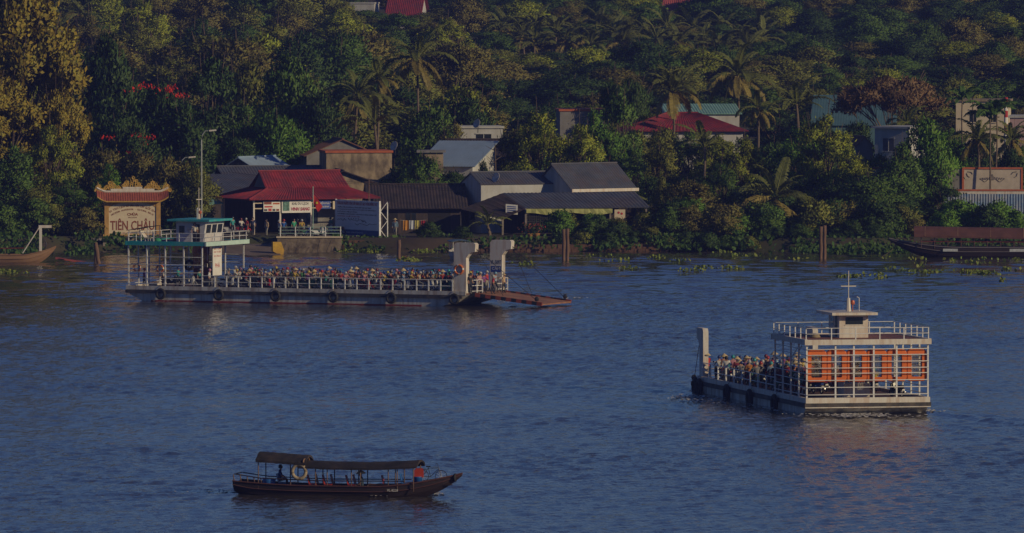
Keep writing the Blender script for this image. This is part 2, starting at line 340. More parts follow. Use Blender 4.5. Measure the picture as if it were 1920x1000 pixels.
def make_kits():
    # every variant is about 8 m tall and 7 m wide at scale 1
    v = []
    for s in range(4):
        r = random.Random(100 + s); L = ring(r, 5, 1.9, 2.2, 1.5, .5) + ring(r, 6, 2.1, 3.9, 1.75, .6) + ring(r, 4, 1.2, 5.6, 1.6, .5) + [(0, 0, 6.4, 1.3, 1.3, 1.1)]
        v.append((crown_mesh('crown', 10 + s, L, 15000, 0.32), trunk_mesh('trunk', s, L)))
    kit('round', v); v = []
    for s in range(3):
        r = random.Random(200 + s); L = ring(r, 4, 1.2, 1.9, 1.4, .4) + ring(r, 4, 1.3, 3.2, 1.5, .5) + ring(r, 4, 1.5, 4.6, 1.5, .5) + ring(r, 3, 0.9, 6.2, 1.25, .4) + [(0.2, 0, 7.2, .9, .9, .9)]
        v.append((crown_mesh('crown', 30 + s, L, 13000, 0.31, 0.2, 6), trunk_mesh('trunk', 20 + s, L, 0.26)))
    kit('tall', v); v = []
    for s in range(4):
        r = random.Random(300 + s); L = ring(r, 5, 1.8, 2.3, 1.2, .6) + ring(r, 7, 2.3, 4.2, 1.25, 1.1) + ring(r, 5, 1.2, 6.0, 1.2, .7) + [(r.uniform(-.5, .5), 0, 7.1, 1.0, 1.0, .8)]
        v.append((crown_mesh('crown', 50 + s, L, 12000, 0.29, 0.35, 3, .35, .36), trunk_mesh('trunk', 40 + s, L, 0.2)))
    kit('loose', v); v = []
    for s in range(2):
        r = random.Random(400 + s); L = [(math.cos(a) * q, math.sin(a) * q * .8, 5.0 + 1.3 * (1 - q / 5.4) + r.uniform(-.4, .4), 1.4, 1.3, .42) for a, q in [(r.uniform(0, 6.28), 5.2 * math.sqrt(r.random())) for _ in range(34)]]
        v.append((crown_mesh('crown', 70 + s, L, 15000, 0.34, 0.0, 3, .2, .3), trunk_mesh('trunk', 60 + s, L[:12], 0.13)))
    kit('umbrella', v); v = []
    for s in range(4):
        r = random.Random(500 + s); L = ring(r, 6, 1.5, 1.3, 1.35, .3) + ring(r, 3, .7, 2.5, 1.3, .3)
        v.append((crown_mesh('foliage', 90 + s, L, 4200, 0.32, 0.1, 4), trunk_mesh('stem', 80 + s, L, 0.1, -0.4)))
    kit('bush', v)
make_kits()
LB = ring(random.Random(9), 6, 2.2, 3.2, 1.05, .9) + ring(random.Random(10), 8, 2.7, 5.0, 1.05, .9) + ring(random.Random(11), 6, 1.9, 6.4, 1.0, .6) + ring(random.Random(12), 3, .7, 7.3, .9, .3)
kit('big', [(crown_mesh('crown', 99, LB, 26000, .22, .1, 7, .45, .6), trunk_mesh('trunk', 98, LB, .2))])
# palms ---------------------------------------------------------------
def frond_mesh(seed, length, e0, bend, leaflet, stiff=0.5, n=26):
    """a feather leaf growing from the origin towards +X: e0 = starting elevation, bend = total droop along the rib"""
    r = np.random.default_rng(seed); m = MB(); pts = []; p = Vector((0, 0, 0)); e = e0; st = length / 12
    for i in range(13):
        pts.append(p.copy()); p = p + Vector((math.cos(e), 0, math.sin(e))) * st; e -= bend / 12 * (0.5 + i / 12)
    m.tube(pts, [0.055 * (1 - i / 13) + 0.012 for i in range(13)], 4)
    for k in range(n):
        t = 0.14 + 0.86 * k / (n - 1); i = min(11, int(t * 12)); f = t * 12 - i; c = pts[i].lerp(pts[i + 1], f); d = (pts[i + 1] - pts[i]).normalized()
        L = leaflet * (math.sin(math.pi * min(1, t * 0.85 + 0.12)) ** 0.6) * r.uniform(.85, 1.1)
        for sg in (-1, 1):
            out = (Vector((0, sg, 0)) * 0.8 + d * 0.55 + Vector((0, 0, r.uniform(.0, .3)))).normalized(); mid = c + out * L * 0.5; tip = c + out * L * 0.85 + Vector((0, 0, -L * (0.55 - stiff * 0.5) * r.uniform(.7, 1.4)))
            w = d * 0.085
            m.add([c - w, c + w, mid + w * 1.1, mid - w * 1.1, tip], [(0, 1, 2, 3), (3, 2, 4)])
    me = m.mesh('frond', LEAF); a = me.color_attributes.new('tint', 'FLOAT_COLOR', 'POINT'); cc = np.ones((len(me.vertices), 4), np.float32)
    cc[:, :3] = np.repeat(r.uniform(.75, 1.25, (len(me.vertices) + 4) // 5), 5)[:len(me.vertices), None]; a.data.foreach_set('color', cc.ravel()); return me
FR = {'up': [frond_mesh(1, 4.6, R(72), R(75), 0.95), frond_mesh(2, 4.4, R(62), R(80), 0.9)], 'mid': [frond_mesh(3, 4.8, R(38), R(90), 1.0), frond_mesh(4, 4.6, R(28), R(80), 1.0)],
      'low': [frond_mesh(5, 4.4, R(0), R(80), 1.0, .1), frond_mesh(6, 4.2, R(-30), R(55), .95, .0)], 'areca': [frond_mesh(7, 2.6, R(62), R(95), 0.7, .3, 16), frond_mesh(8, 2.5, R(40), R(100), 0.75, .3, 16)]}
NUT = MB().lathe((0, 0, 0), [(0.01, -.16), (.1, -.12), (.14, 0), (.1, .12), (.01, .16)], 7).mesh('coconut', mat('coconut', (.22, .16, .04), .6), True)
ALLTREES = []
def palm(name, loc, h, size, seed, tone=(.14, .155, .035), dry=(.36, .25, .07), lean=0.0, areca=False, cat='palm', young=False, nf=None):
    r = random.Random(seed); t = thing(name, None, cat, loc, r.uniform(0, 6.28)); top = Vector((lean, 0, h))
    m = MB(); pts = [Vector((lean * (k / 6) ** 2, 0.1 * math.sin(k), h * k / 6 - (0.5 if k == 0 else 0))) for k in range(7)]; r0 = (0.1 if areca else 0.17)
    m.tube(pts, [r0 * (1.5 if k == 0 else 1.05 - 0.06 * k) for k in range(7)], 7); m.build('trunk', PBARK, t, True)
    specs = [('areca', 9 if not nf else nf)] if areca else [('up', r.randint(3, 6)), ('mid', r.randint(5, 8)), ('low', 0 if young else r.randint(5, 9))]
    for kind, n in specs:
        for k in range(n):
            f = part('frond', r.choice(FR[kind]), t, top + Vector((0, 0, -0.05 * k)), 0, (r.uniform(-.25, .25), r.uniform(-.25, .3), 6.283 * (k + r.uniform(-.3, .3)) / n + (1 if kind == 'mid' else 0)), size / 4.6 * r.uniform(.65, 1.12) if not areca else size / 2.6 * r.uniform(.85, 1.1))
            c = tone if kind != 'low' else tuple(a * .5 + b * .5 for a, b in zip(tone, dry)); g = r.uniform(.8, 1.25); setcolor(f, (c[0] * g, c[1] * g, c[2] * g))
    if not areca and not young:
        for k in range(5): part('coconut', NUT, t, top + Vector((.25 * math.cos(k * 1.3), .25 * math.sin(k * 1.3), -.3)))
    ALLTREES.append((t, (loc[0], loc[1], loc[2] + h)))
    return t
def tree(name, kind, loc, h, w, tone, seed, cat='tree', rz=None, depth=None):
    """a copy of a kit tree scaled to height h and width w"""
    r = random.Random(seed); cm, tm = r.choice(TREES[kind]); base = {'round': (7.8, 7.4), 'tall': (8.2, 5.6), 'loose': (8.2, 7.0), 'umbrella': (6.8, 12.5), 'bush': (3.8, 5.4), 'big': (8.2, 7.4)}[kind]
    t = thing(name, None, cat, loc, r.uniform(0, 6.28) if rz is None else rz); sc = (w / base[1], (depth or w) / base[1], h / base[0])
    part('trunk' if kind != 'bush' else 'stem', tm, t, sc=sc); c = part('crown' if kind != 'bush' else 'foliage', cm, t, sc=sc); g = r.uniform(.85, 1.15); setcolor(c, tuple(x * g for x in tone))
    t['tone'] = 0; ALLTREES.append((t, (loc[0], loc[1], loc[2] + h * .7)))
    return t
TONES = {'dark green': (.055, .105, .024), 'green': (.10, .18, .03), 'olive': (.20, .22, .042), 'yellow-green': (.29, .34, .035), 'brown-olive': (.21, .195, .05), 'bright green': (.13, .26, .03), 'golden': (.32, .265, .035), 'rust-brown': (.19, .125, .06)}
TONE_OF = {}
def at_px(name, kind, px, top, wpx, D, tone, seed, **k):
    """a tree whose crown centre stands at column px and whose top reaches row top, rooted at distance D"""
    x = P(px, 400, D).x; z = land_z(x, D); h = P(px, top, D).z - z
    o = tree(name, kind, (x, D, z), h, wpx / ppm(D), TONES[tone], seed, **k); TONE_OF[o.name] = tone; return o
def palm_px(px, py, D, size, seed, **k):
    c = P(px, py, D); z = land_z(c.x, D); lean = k.pop('lean', 0.6)
    return palm(k.pop('name', 'coconut_palm'), (c.x, D, z), max(1.2, c.z - z), size, seed, lean=0.0 if k.get('areca') else lean * random.Random(seed).uniform(-1, 1), **k)
NEAR = [('broadleaf_tree', 'big', 45, -20, 260, 888, 'golden'), ('broadleaf_tree', 'big', -20, 130, 200, 882, 'golden'), ('broadleaf_tree', 'big', 110, 170, 110, 884, 'golden'),
 ('broadleaf_tree', 'loose', 95, 228, 120, 871, 'yellow-green'), ('broadleaf_tree', 'tall', 20, 270, 110, 868, 'green'), ('broadleaf_tree', 'loose', 130, 330, 110, 864, 'green'), ('broadleaf_tree', 'round', 62, 350, 120, 863, 'olive'),
 ('broadleaf_tree', 'round', 192, 272, 120, 873, 'brown-olive'), ('broadleaf_tree', 'round', 262, 278, 120, 872, 'brown-olive'), ('broadleaf_tree', 'round', 318, 290, 110, 870, 'brown-olive'), ('broadleaf_tree', 'round', 366, 305, 84, 868, 'olive'), ('broadleaf_tree', 'loose', 205, 300, 70, 866, 'bright green'),
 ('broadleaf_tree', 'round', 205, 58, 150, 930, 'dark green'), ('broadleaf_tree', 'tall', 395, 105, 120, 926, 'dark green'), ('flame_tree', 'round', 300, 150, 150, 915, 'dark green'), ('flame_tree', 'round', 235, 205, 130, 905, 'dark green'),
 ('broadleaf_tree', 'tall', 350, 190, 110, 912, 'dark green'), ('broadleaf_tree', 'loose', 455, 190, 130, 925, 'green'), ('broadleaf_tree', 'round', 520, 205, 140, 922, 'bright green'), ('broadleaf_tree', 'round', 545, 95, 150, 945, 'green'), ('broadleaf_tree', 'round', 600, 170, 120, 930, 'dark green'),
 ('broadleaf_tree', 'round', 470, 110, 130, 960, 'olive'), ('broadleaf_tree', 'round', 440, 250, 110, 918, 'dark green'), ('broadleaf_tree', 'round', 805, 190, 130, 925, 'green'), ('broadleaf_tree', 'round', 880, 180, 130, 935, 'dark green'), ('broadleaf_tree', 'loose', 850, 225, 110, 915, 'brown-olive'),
 ('broadleaf_tree', 'loose', 1010, 203, 150, 897, 'yellow-green'), ('broadleaf_tree', 'loose', 965, 240, 110, 900, 'olive'), ('broadleaf_tree', 'loose', 1120, 195, 130, 903, 'bright green'), ('broadleaf_tree', 'tall', 1160, 170, 90, 910, 'green'), ('broadleaf_tree', 'loose', 1090, 225, 110, 893, 'yellow-green'),
 ('broadleaf_tree', 'loose', 1235, 245, 110, 897, 'olive'), ('broadleaf_tree', 'loose', 1185, 270, 110, 889, 'green'), ('broadleaf_tree', 'round', 1290, 335, 120, 866, 'brown-olive'), ('broadleaf_tree', 'loose', 1395, 250, 120, 893, 'yellow-green'), ('broadleaf_tree', 'loose', 1350, 300, 110, 884, 'green'),
 ('broadleaf_tree', 'loose', 1545, 210, 140, 890, 'yellow-green'), ('broadleaf_tree', 'loose', 1500, 235, 120, 897, 'bright green'), ('broadleaf_tree', 'loose', 1590, 270, 110, 882, 'yellow-green'), ('broadleaf_tree', 'round', 1628, 325, 150, 868, 'green'), ('broadleaf_tree', 'round', 1560, 340, 120, 872, 'dark green'),
 ('broadleaf_tree', 'round', 1738, 218, 115, 880, 'bright green'), ('broadleaf_tree', 'tall', 1690, 268, 90, 876, 'green'), ('broadleaf_tree', 'tall', 1795, 262, 80, 884, 'bright green'), ('broadleaf_tree', 'round', 1895, 275, 100, 884, 'dark green'), ('broadleaf_tree', 'round', 1450, 260, 110, 905, 'green'),
 ('umbrella_tree', 'umbrella', 1672, 138, 280, 966, 'rust-brown'), ('broadleaf_tree', 'round', 1782, 236, 90, 938, 'green'), ('broadleaf_tree', 'round', 1835, 240, 90, 930, 'dark green'), ('broadleaf_tree', 'loose', 1905, 236, 80, 894, 'green'), ('broadleaf_tree', 'round', 1650, 285, 90, 886, 'green'), ('broadleaf_tree', 'round', 1192, 240, 100, 946, 'olive'), ('broadleaf_tree', 'round', 1245, 234, 95, 948, 'olive'), ('broadleaf_tree', 'loose', 1290, 242, 100, 944, 'green'), ('broadleaf_tree', 'round', 1345, 252, 100, 942, 'yellow-green'), ('broadleaf_tree', 'round', 1540, 225, 90, 950, 'green'), ('broadleaf_tree', 'round', 1605, 220, 80, 955, 'dark green'), ('umbrella_tree', 'umbrella', 1170, 140, 130, 945, 'dark green'),
 ('broadleaf_tree', 'round', 790, 288, 105, 879, 'green'), ('broadleaf_tree', 'loose', 740, 310, 80, 880, 'dark green'), ('broadleaf_tree', 'round', 850, 315, 90, 881, 'dark green'), ('broadleaf_tree', 'tall', 905, 300, 40, 884, 'dark green'),
 ('broadleaf_tree', 'round', 1225, 330, 90, 884, 'dark green'), ('broadleaf_tree', 'tall', 1238, 318, 30, 866, 'olive'), ('broadleaf_tree', 'round', 1690, 360, 120, 869, 'dark green'), ('broadleaf_tree', 'loose', 1770, 345, 90, 868, 'dark green'), ('broadleaf_tree', 'round', 1430, 330, 120, 880, 'dark green'), ('broadleaf_tree', 'round', 1510, 330, 120, 884, 'dark green')]
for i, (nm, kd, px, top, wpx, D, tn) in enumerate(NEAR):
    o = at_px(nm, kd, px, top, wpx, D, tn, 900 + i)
    if nm == 'flame_tree':                                           # scarlet blossom sprays
        r = np.random.default_rng(i); rr = random.Random(i); C = []
        h = P(px, top, D).z - o.location.z; w = wpx / ppm(D)
        for k in range(11 if px == 300 else 8):
            a = rr.uniform(-2.6, -0.4) - o.rotation_euler.z; q = rr.uniform(.25, .5) * w; c = np.array((math.cos(a) * q, math.sin(a) * q, h * (rr.uniform(.86, .97) if px == 300 and k < 8 else rr.uniform(.45, .8)))); C.append(c + r.normal(0, 1, (22, 3)) * (.42, .42, .14))
        C = np.concatenate(C); V, F, t = leaf_cards(C, np.tile((0, 0, 1.0), (len(C), 1)), 0.3, r); b = link(bpy.data.objects.new('blossom', np_mesh('blossom', V, F, LEAF, t)), o); setcolor(b, (.65, .04, .02)); b['label'] = 'scarlet blossom sprays'; b['kind'] = 'stuff'
for i, (px, py, D, s, kw) in enumerate([(785, 108, 965, 5.6, {}), (708, 148, 945, 4.4, {}), (662, 178, 938, 4.0, {}), (712, 232, 903, 4.6, {'young': True}), (1265, 170, 962, 5.0, {}), (1385, 140, 1000, 5.2, {}), (1320, 275, 884, 4.0, {'young': True}), (1455, 372, 866, 5.4, {}),
     (1422, 200, 935, 3.2, {}), (1502, 195, 928, 4.4, {'young': True}), (1700, 4, 1490, 5.0, {}), (1868, 10, 1460, 5.6, {}), (917, 420, 861, 2.3, {'young': True}), (1702, 232, 905, 3.4, {'young': True}), (1835, 262, 882, 3.8, {}), (1895, 262, 890, 3.8, {}), 
     (155, 25, 1290, 4.6, {}), (112, 55, 1260, 4.6, {}), (940, 55, 1330, 4.6, {}), (1225, 385, 871, 2.2, {'young': True}), (1195, 385, 872, 1.8, {'young': True})]):
    palm_px(px, py, D, s, 300 + i, **kw)
for i in range(26):
    rr = random.Random(700 + i); px = 960 + 19 * i + rr.uniform(-9, 9); palm_px(px, 52 + (i % 3) * 14 + rr.uniform(-6, 6) + 12 * (px > 1300), 1340 - (i % 3) * 40, 4.6, 800 + i, young=i % 2 == 0)
for i, (px, py, D, s) in enumerate([(1805, 182, 930, 2.4), (1825, 176, 932, 2.4), (1857, 212, 879, 2.9), (1868, 205, 880, 2.6), (1080, 392, 868, 1.5), (1010, 398, 869, 1.5)]):
    palm_px(px, py, D, s, 500 + i, areca=True, name='areca_palm', tone=(.08, .15, .028), nf=14 if px > 1850 else 9)
# the wooded slope: the nearest trees one by one, the far ones as one wood
SKIP = [(1190, 1400, 0, 300, 975), (715, 800, 0, 60, 1560), (1240, 1292, 0, 40, 1560)]
spots = []; rr = random.Random(42); D = 938.0; row = 0
while D < 1665:
    half = D * 0.0605; x = -half + rr.uniform(0, 5)
    while x < half:
        d = D + rr.uniform(-8, 8); px = 960 + FPX * x / d
        left = px < 900 - (d - 1200) * 0.3
        if rr.random() < 0.94: spots.append((d, x, px, left))
        x += (6.6 if left else 6.0) * rr.uniform(.75, 1.3)
    D += 25 if D < 1200 else 30; row += 1
spots.sort(); FAR = []
palms_at = [(t[1][0], t[1][1]) for t in ALLTREES if 'palm' in t[0].name]
for i, (d, x, px, left) in enumerate(spots):
    if any(abs(x - a) < 3.2 and -9 < b - d < 30 for a, b in palms_at): hcap = 3.8
    else: hcap = 99
    if 1150 < px < 1430 and d < 985: continue
    if 1500 < px < 1920 and d < 990: continue
    if 670 < px < 850 and 1300 < d < 1396: hcap = min(hcap, 3.9)
    if (670 < px < 850 and 1396 <= d < 1425) or (705 < px < 815 and 1396 < d < 1430) or (1235 < px < 1300 and 1345 < d < 1420): continue
    if 690 < px < 830 and 1100 < d <= 1255: hcap = min(hcap, 6.0)
    q = rr.random(); big = math.sin(x * .09 + d * .021) + math.sin(x * .05 - d * .033 + 2)
    if left: kind = 'loose' if q < .45 else 'round' if q < .8 else 'tall'; h = rr.uniform(6.6, 11.0) + big * 1.2; w = h * rr.uniform(.85, 1.1); tone = rr.choice(['olive', 'olive', 'green', 'brown-olive', 'dark green', 'yellow-green'])
    else: kind = 'round' if q < .8 else 'loose'; h = rr.uniform(4.2, 6.8) + big * .7; w = rr.uniform(6.8, 10.5); tone = rr.choice(['green', 'green', 'olive', 'brown-olive', 'dark green', 'yellow-green', 'dark green'])
    h = min(h, hcap)
    loc = (x, d, land_z(x, d))
    if len(ALLTREES) < 345: o = tree('broadleaf_tree', kind, loc, h, w, TONES[tone], 5000 + i); TONE_OF[o.name] = tone
    else: FAR.append((loc, kind, h, w, tone))
def far_wood():
    """the trees beyond: one mass, instanced on points"""
    src = bpy.data.collections.new('wood_sources'); names = sorted(TONES)[:]; V = []; idx = []; sc = []; rot = []; col = []
    order = []
    for k in ('round', 'loose', 'tall'):
        for j in range(2): order.append((k, j)); o = bpy.data.objects.new('wood_%s_%d' % (k, j), TREES[k][j][0]); src.objects.link(o)
    for loc, kind, h, w, tone in FAR:
        V.append(loc); nm = 'wood_%s_%d' % (kind, rr.randrange(2)); idx.append(sorted('wood_%s_%d' % q for q in order).index(nm)); b = {'round': (7.8, 7.4), 'tall': (8.2, 5.6), 'loose': (8.2, 7.0)}[kind]
        sc.append((w / b[1], w / b[1], h / b[0])); rot.append((0, 0, rr.uniform(0, 6.28))); g = rr.uniform(.8, 1.15); col.append(tuple(c * g for c in TONES[tone]) + (1,))
    me = bpy.data.meshes.new('far_wood'); me.from_pydata(V, [], [])
    a = me.attributes.new('pick', 'INT', 'POINT'); a.data.foreach_set('value', idx)
    a = me.attributes.new('size', 'FLOAT_VECTOR', 'POINT'); a.data.foreach_set('vector', [c for s in sc for c in s])
    a = me.attributes.new('turn', 'FLOAT_VECTOR', 'POINT'); a.data.foreach_set('vector', [c for s in rot for c in s])
    a = me.attributes.new('tone', 'FLOAT_COLOR', 'POINT'); a.data.foreach_set('color', [c for s in col for c in s])
    o = link(bpy.data.objects.new('far_wood', me)); tag(o, 'far wood of mixed green crowns covering the top of the slope', 'wood', kind='stuff')
    ng = bpy.data.node_groups.new('far_wood', 'GeometryNodeTree'); ng.interface.new_socket('Geometry', in_out='INPUT', socket_type='NodeSocketGeometry'); ng.interface.new_socket('Geometry', in_out='OUTPUT', socket_type='NodeSocketGeometry')
    n = ng.nodes; l = ng.links; gi = n.new('NodeGroupInput'); go = n.new('NodeGroupOutput'); ci = n.new('GeometryNodeCollectionInfo'); ci.inputs['Collection'].default_value = src; ci.inputs['Separate Children'].default_value = True; ci.inputs['Reset Children'].default_value = True
    ip = n.new('GeometryNodeInstanceOnPoints'); ip.inputs['Pick Instance'].default_value = True
    def na(nm, ty): q = n.new('GeometryNodeInputNamedAttribute'); q.data_type = ty; q.inputs[0].default_value = nm; return q.outputs[0]
    l.new(gi.outputs[0], ip.inputs['Points']); l.new(ci.outputs[0], ip.inputs['Instance']); l.new(na('pick', 'INT'), ip.inputs['Instance Index']); l.new(na('size', 'FLOAT_VECTOR'), ip.inputs['Scale'])
    er = n.new('FunctionNodeEulerToRotation'); l.new(na('turn', 'FLOAT_VECTOR'), er.inputs[0]); l.new(er.outputs[0], ip.inputs['Rotation']); l.new(ip.outputs[0], go.inputs[0])
    mm = LEAF.copy(); mm.name = 'far_leaves'; t = mm.node_tree; oi = next(x for x in t.nodes if x.type == 'OBJECT_INFO'); at = t.nodes.new('ShaderNodeAttribute'); at.attribute_type = 'INSTANCER'; at.attribute_name = 'tone'
    for lk in list(t.links):
        if lk.from_node == oi: to = lk.to_socket; t.links.remove(lk); t.links.new(at.outputs['Color'], to)
    sm = n.new('GeometryNodeSetMaterial'); sm.inputs['Material'].default_value = mm; l.remove(ip.outputs[0].links[0]); l.new(ip.outputs[0], sm.inputs[0]); l.new(sm.outputs[0], go.inputs[0])
    md = o.modifiers.new('far_wood', 'NODES'); md.node_group = ng
far_wood()
print('TREES', len(ALLTREES), 'far', len(FAR))
# ------------------------------------------------------------------ the two ferries
M_HULL = mat('hull_paint', (.62, .60, .56), .55, .2, 1.2, stain=(.22, .12, .06), stain_scale=1.3, stain_amt=.6, stretch=(1.5, 1.5, .22), bump=.1, bscale=2)
M_CREAM = mat('cream_paint', (.70, .66, .60), .5, .15, 1.5, stain=(.33, .18, .09), stain_scale=1.5, stain_amt=.5, stretch=(1.6, 1.6, .3))
M_RAIL = mat('rail_paint', (.74, .74, .74), .45, .2, 4, stain=(.3, .2, .14), stain_scale=2.5, stain_amt=.3)
M_TEAL = mat('teal_paint', (.02, .34, .36), .45, .15, 2, stain=(.25, .4, .38), stain_scale=1.5, stain_amt=.3)
M_RUB = mat('black_rubber', (.02, .02, .022), .75, .3, 3)
M_STRAKE = mat('rubbing_strake', (.045, .043, .045), .7, .4, 2, stain=(.16, .12, .09), stain_scale=1.4, stain_amt=.5)
M_BOOT = mat('boot_red', (.28, .03, .02), .6, .3, 2)
M_DECK = mat('deck_plate', (.17, .085, .06), .75, .35, 1.2, stain=(.07, .05, .05), stain_scale=1.2, stain_amt=.6)
M_ROOFD = mat('roof_deck_red', (.26, .10, .07), .7, .3, 1.0, stain=(.1, .07, .06), stain_scale=1, stain_amt=.5)
M_GLASS = mat('dark_glass', (.02, .025, .03), .08, .1, 1, spec=.6)
M_RUSTRED = mat('rust_red', (.33, .07, .035), .6, .3, 2)
M_ORANGE = mat('float_orange', (.72, .15, .015), .55, .2, 2.5, stain=(.4, .1, .03), stain_scale=2, stain_amt=.4)
M_NET = mat('net_cord', (.25, .2, .13), .9, .2, 6)
M_WIRE = mat('steel_wire', (.03, .03, .035), .5, .2, 5, metal=.5)
M_RED = mat('sign_red', (.45, .03, .03), .6, .1, 5); M_BLUE = mat('sign_blue', (.03, .07, .30), .6, .15, 3); M_DARK = mat('sign_dark', (.05, .045, .06), .6, .1, 5)
M_WHITE = mat('white_board', (.72, .70, .66), .6, .12, 2)
M_DKMET = mat('dark_metal', (.05, .05, .055), .5, .3, 3, metal=.4)
DK = 1.1
def cyl_mesh(name, r, L, m, n=6): return MB().tube([(0, 0, 0), (0, 0, L)], r, n).mesh(name, m, True)
def along(parent, name, p0, p1, mesh1, sc=1.0):
    """a unit-length bar mesh (along z) stretched from p0 to p1"""
    p0 = Vector(p0); p1 = Vector(p1); d = p1 - p0; o = bpy.data.objects.new(name, mesh1); link(o, parent)
    o.location = p0; o.rotation_euler = d.to_track_quat('Z', 'Y').to_euler(); o.scale = (sc, sc, d.length); return o
U_RAIL = cyl_mesh('rail', .025, 1, M_RAIL); U_POST = MB().b(-.045, .045, -.045, .045, 0, 1).mesh('rail_post', M_RAIL); U_CPOST = MB().b(-.05, .05, -.05, .05, 0, 1).mesh('cage_post', M_RAIL); U_WIRE = cyl_mesh('wire', .022, 1, M_WIRE, 5)
TYRE = MB().torus((0, 0, 0), .36, .13, 1, 18, 8).mesh('tyre', M_RUB, True)
RING = MB().torus((0, 0, 0), .30, .075, 1, 20, 8)
LABEL_F = {1: 'long teal-roofed ferry', 2: 'nearer ferry'}
def ferry(idx, label, loc, rz, p):
    t = thing('ferry', label, 'ferry', loc, rz); L = p['L']; Wd = p['W']; cl = p['cage']
    poly = [(0, .72), (0.4, .45), (2.6, -.55), (L - 4.2, -.55), (L - 1.0, .35), (L, .98), (0, .98)]
    MB().prism(poly, 1, .02, Wd - .02).build('hull', M_HULL, t)
    MB().b(0, L, .02, Wd - .02, .982, DK).build('deck', M_DECK, t)
    for nm, a in (('side', (0, L, -.06, .14)), ('side', (0, L, Wd - .14, Wd + .06))): MB().b(a[0], a[1], a[2], a[3], .95, 1.27).build('coaming', M_CREAM if idx == 2 else M_HULL, t)
    MB().b(-.12, .1, -.062, Wd + .062, .94, 1.28).build('stern_beam', M_CREAM, t)
    for a in ((-.02, L - .3, -.13, .04), (-.02, L - .3, Wd - .04, Wd + .13)): MB().b(*a, .66, .948).build('rubbing_strake', M_STRAKE, t)
    MB().b(-.15, .05, -.13, Wd + .13, .70, .938).build('rubbing_strake', M_STRAKE, t); MB().b(-.13, .05, -.1, Wd + .1, .63, .698).build('stern_ledge', M_CREAM, t)
    for y in (-.004, Wd - .016): MB().b(2.2, L - 4.0, y, y + .02, -.4, .10).build('boot_stripe', M_BOOT, t)
    # cage of posts and bars round the after deck, roof over it
    zt = DK + p['rh']
    for i in range(p['np']):
        x = .08 + (cl - .16) * i / (p['np'] - 1)
        for y in (0.04, Wd - .04): part('cage_post', U_CPOST, t, (x, y, DK + .1), sc=(1, 1, p['rh'] - .1))
    for y in p['sp']: part('cage_post', U_CPOST, t, (.04, y, DK + .1), sc=(1, 1, p['rh'] - .1))
    for z in p['bars']:
        for y in (.0, Wd): along(t, 'cage_bar', (.1, y, DK + z), (cl, y, DK + z), U_RAIL)
        if not (idx == 1): along(t, 'cage_bar', (-.02, .02, DK + z), (-.02, Wd - .02, DK + z), U_RAIL, 1.2)
        else: along(t, 'cage_bar', (.0, .02, DK + z), (.0, Wd - .02, DK + z), U_RAIL)
    fm = M_TEAL if idx == 1 else M_CREAM
    rx = cl + .35
    MB().b(-.12, rx, -.12, .06, zt, zt + .34).build('roof_fascia', fm, t); MB().b(-.12, rx, Wd - .06, Wd + .12, zt, zt + .34).build('roof_fascia', fm, t)
    MB().b(-.16, -.0, -.14, Wd + .14, zt - .02, zt + .32).build('roof_fascia', fm, t); MB().b(rx - .1, rx + .04, -.14, Wd + .14, zt - .02, zt + .33).build('roof_fascia', fm if idx == 2 else mat('lit_teal_paint', (.50, .66, .60), .5, .15, 2), t)  # front fascia in a paler teal, sunlight put into its colour
    MB().b(.0, rx - .1, .06, Wd - .06, zt + .05, zt + .26).build('roof_deck', M_ROOFD, t)
    zr = zt + .26; ry = .78
    xs = [(.1 + (rx - .3) * i / 6) for i in range(7)]; ysr = [.05 + (Wd - .1) * i / 5 for i in range(6)]
    for x in xs:
        for y in (.0, Wd): part('roof_rail_post', U_POST, t, (x, y, zr), sc=(.7, .7, ry))
    for y in ysr[1:-1]:
        for x in (.0, rx - .05): part('roof_rail_post', U_POST, t, (x, y, zr), sc=(.7, .7, ry))
    for k in (.42, .78):
        for y in (0, Wd): along(t, 'roof_rail', (.0, y, zr + k), (rx - .05, y, zr + k), U_RAIL, .9)
        for x in (0, rx - .05): along(t, 'roof_rail', (x, 0, zr + k), (x, Wd, zr + k), U_RAIL, .9)
    # wheelhouse
    x0, x1, y0, y1 = p['wh']; h = p['whh']; wm = M_CREAM if idx == 2 else mat('wheelhouse_grey', (.62, .62, .64), .5, .12, 1.5, stain=(.3, .2, .14), stain_scale=1.2, stain_amt=.25)
    w = MB(); w.prism([(x0, zr), (x1, zr), (x1 + (.25 if idx == 1 else 0), zr + h), (x0, zr + h)], 1, y0, y1); wh = w.build('wheelhouse', wm, t)
    if idx == 1:
        for xx, ww in ((x0 + .28, .5), ): MB().b(xx, xx + ww, y0 - .012, y0 + .03, zr + .75, zr + 1.35).build('window', M_GLASS, wh)
        MB().lathe((0, 0, 0), [(.16, -.01), (.17, .03), (0.01, .03)], 14).build('porthole', M_CREAM, wh).matrix_local = face_M((x0 + 1.15, y0 - .01, zr + 1.1), (1, 0, 0))
        MB().b(x0 + 1.6, x0 + 2.2, y0 - .014, y0 + .03, zr + .05, zr + 1.5).build('door', M_DKMET, wh)
        for k in range(3):
            ya = y0 + .3 + k * (y1 - y0 - .3) / 3; s_ = .25 / h
            MB().slab((x1 + .75 * s_ + .012, ya, zr + .75), (x1 + .75 * s_ + .012, ya + .85, zr + .75), (x1 + 1.45 * s_ + .012, ya + .85, zr + 1.45), (x1 + 1.45 * s_ + .012, ya, zr + 1.45), .02).build('window', M_GLASS, wh)
    else:
        MB().b(x0 - .012, x0 + .03, y0 + .35, y1 - .4, zr + .85, zr + 1.32).build('window', M_GLASS, wh)
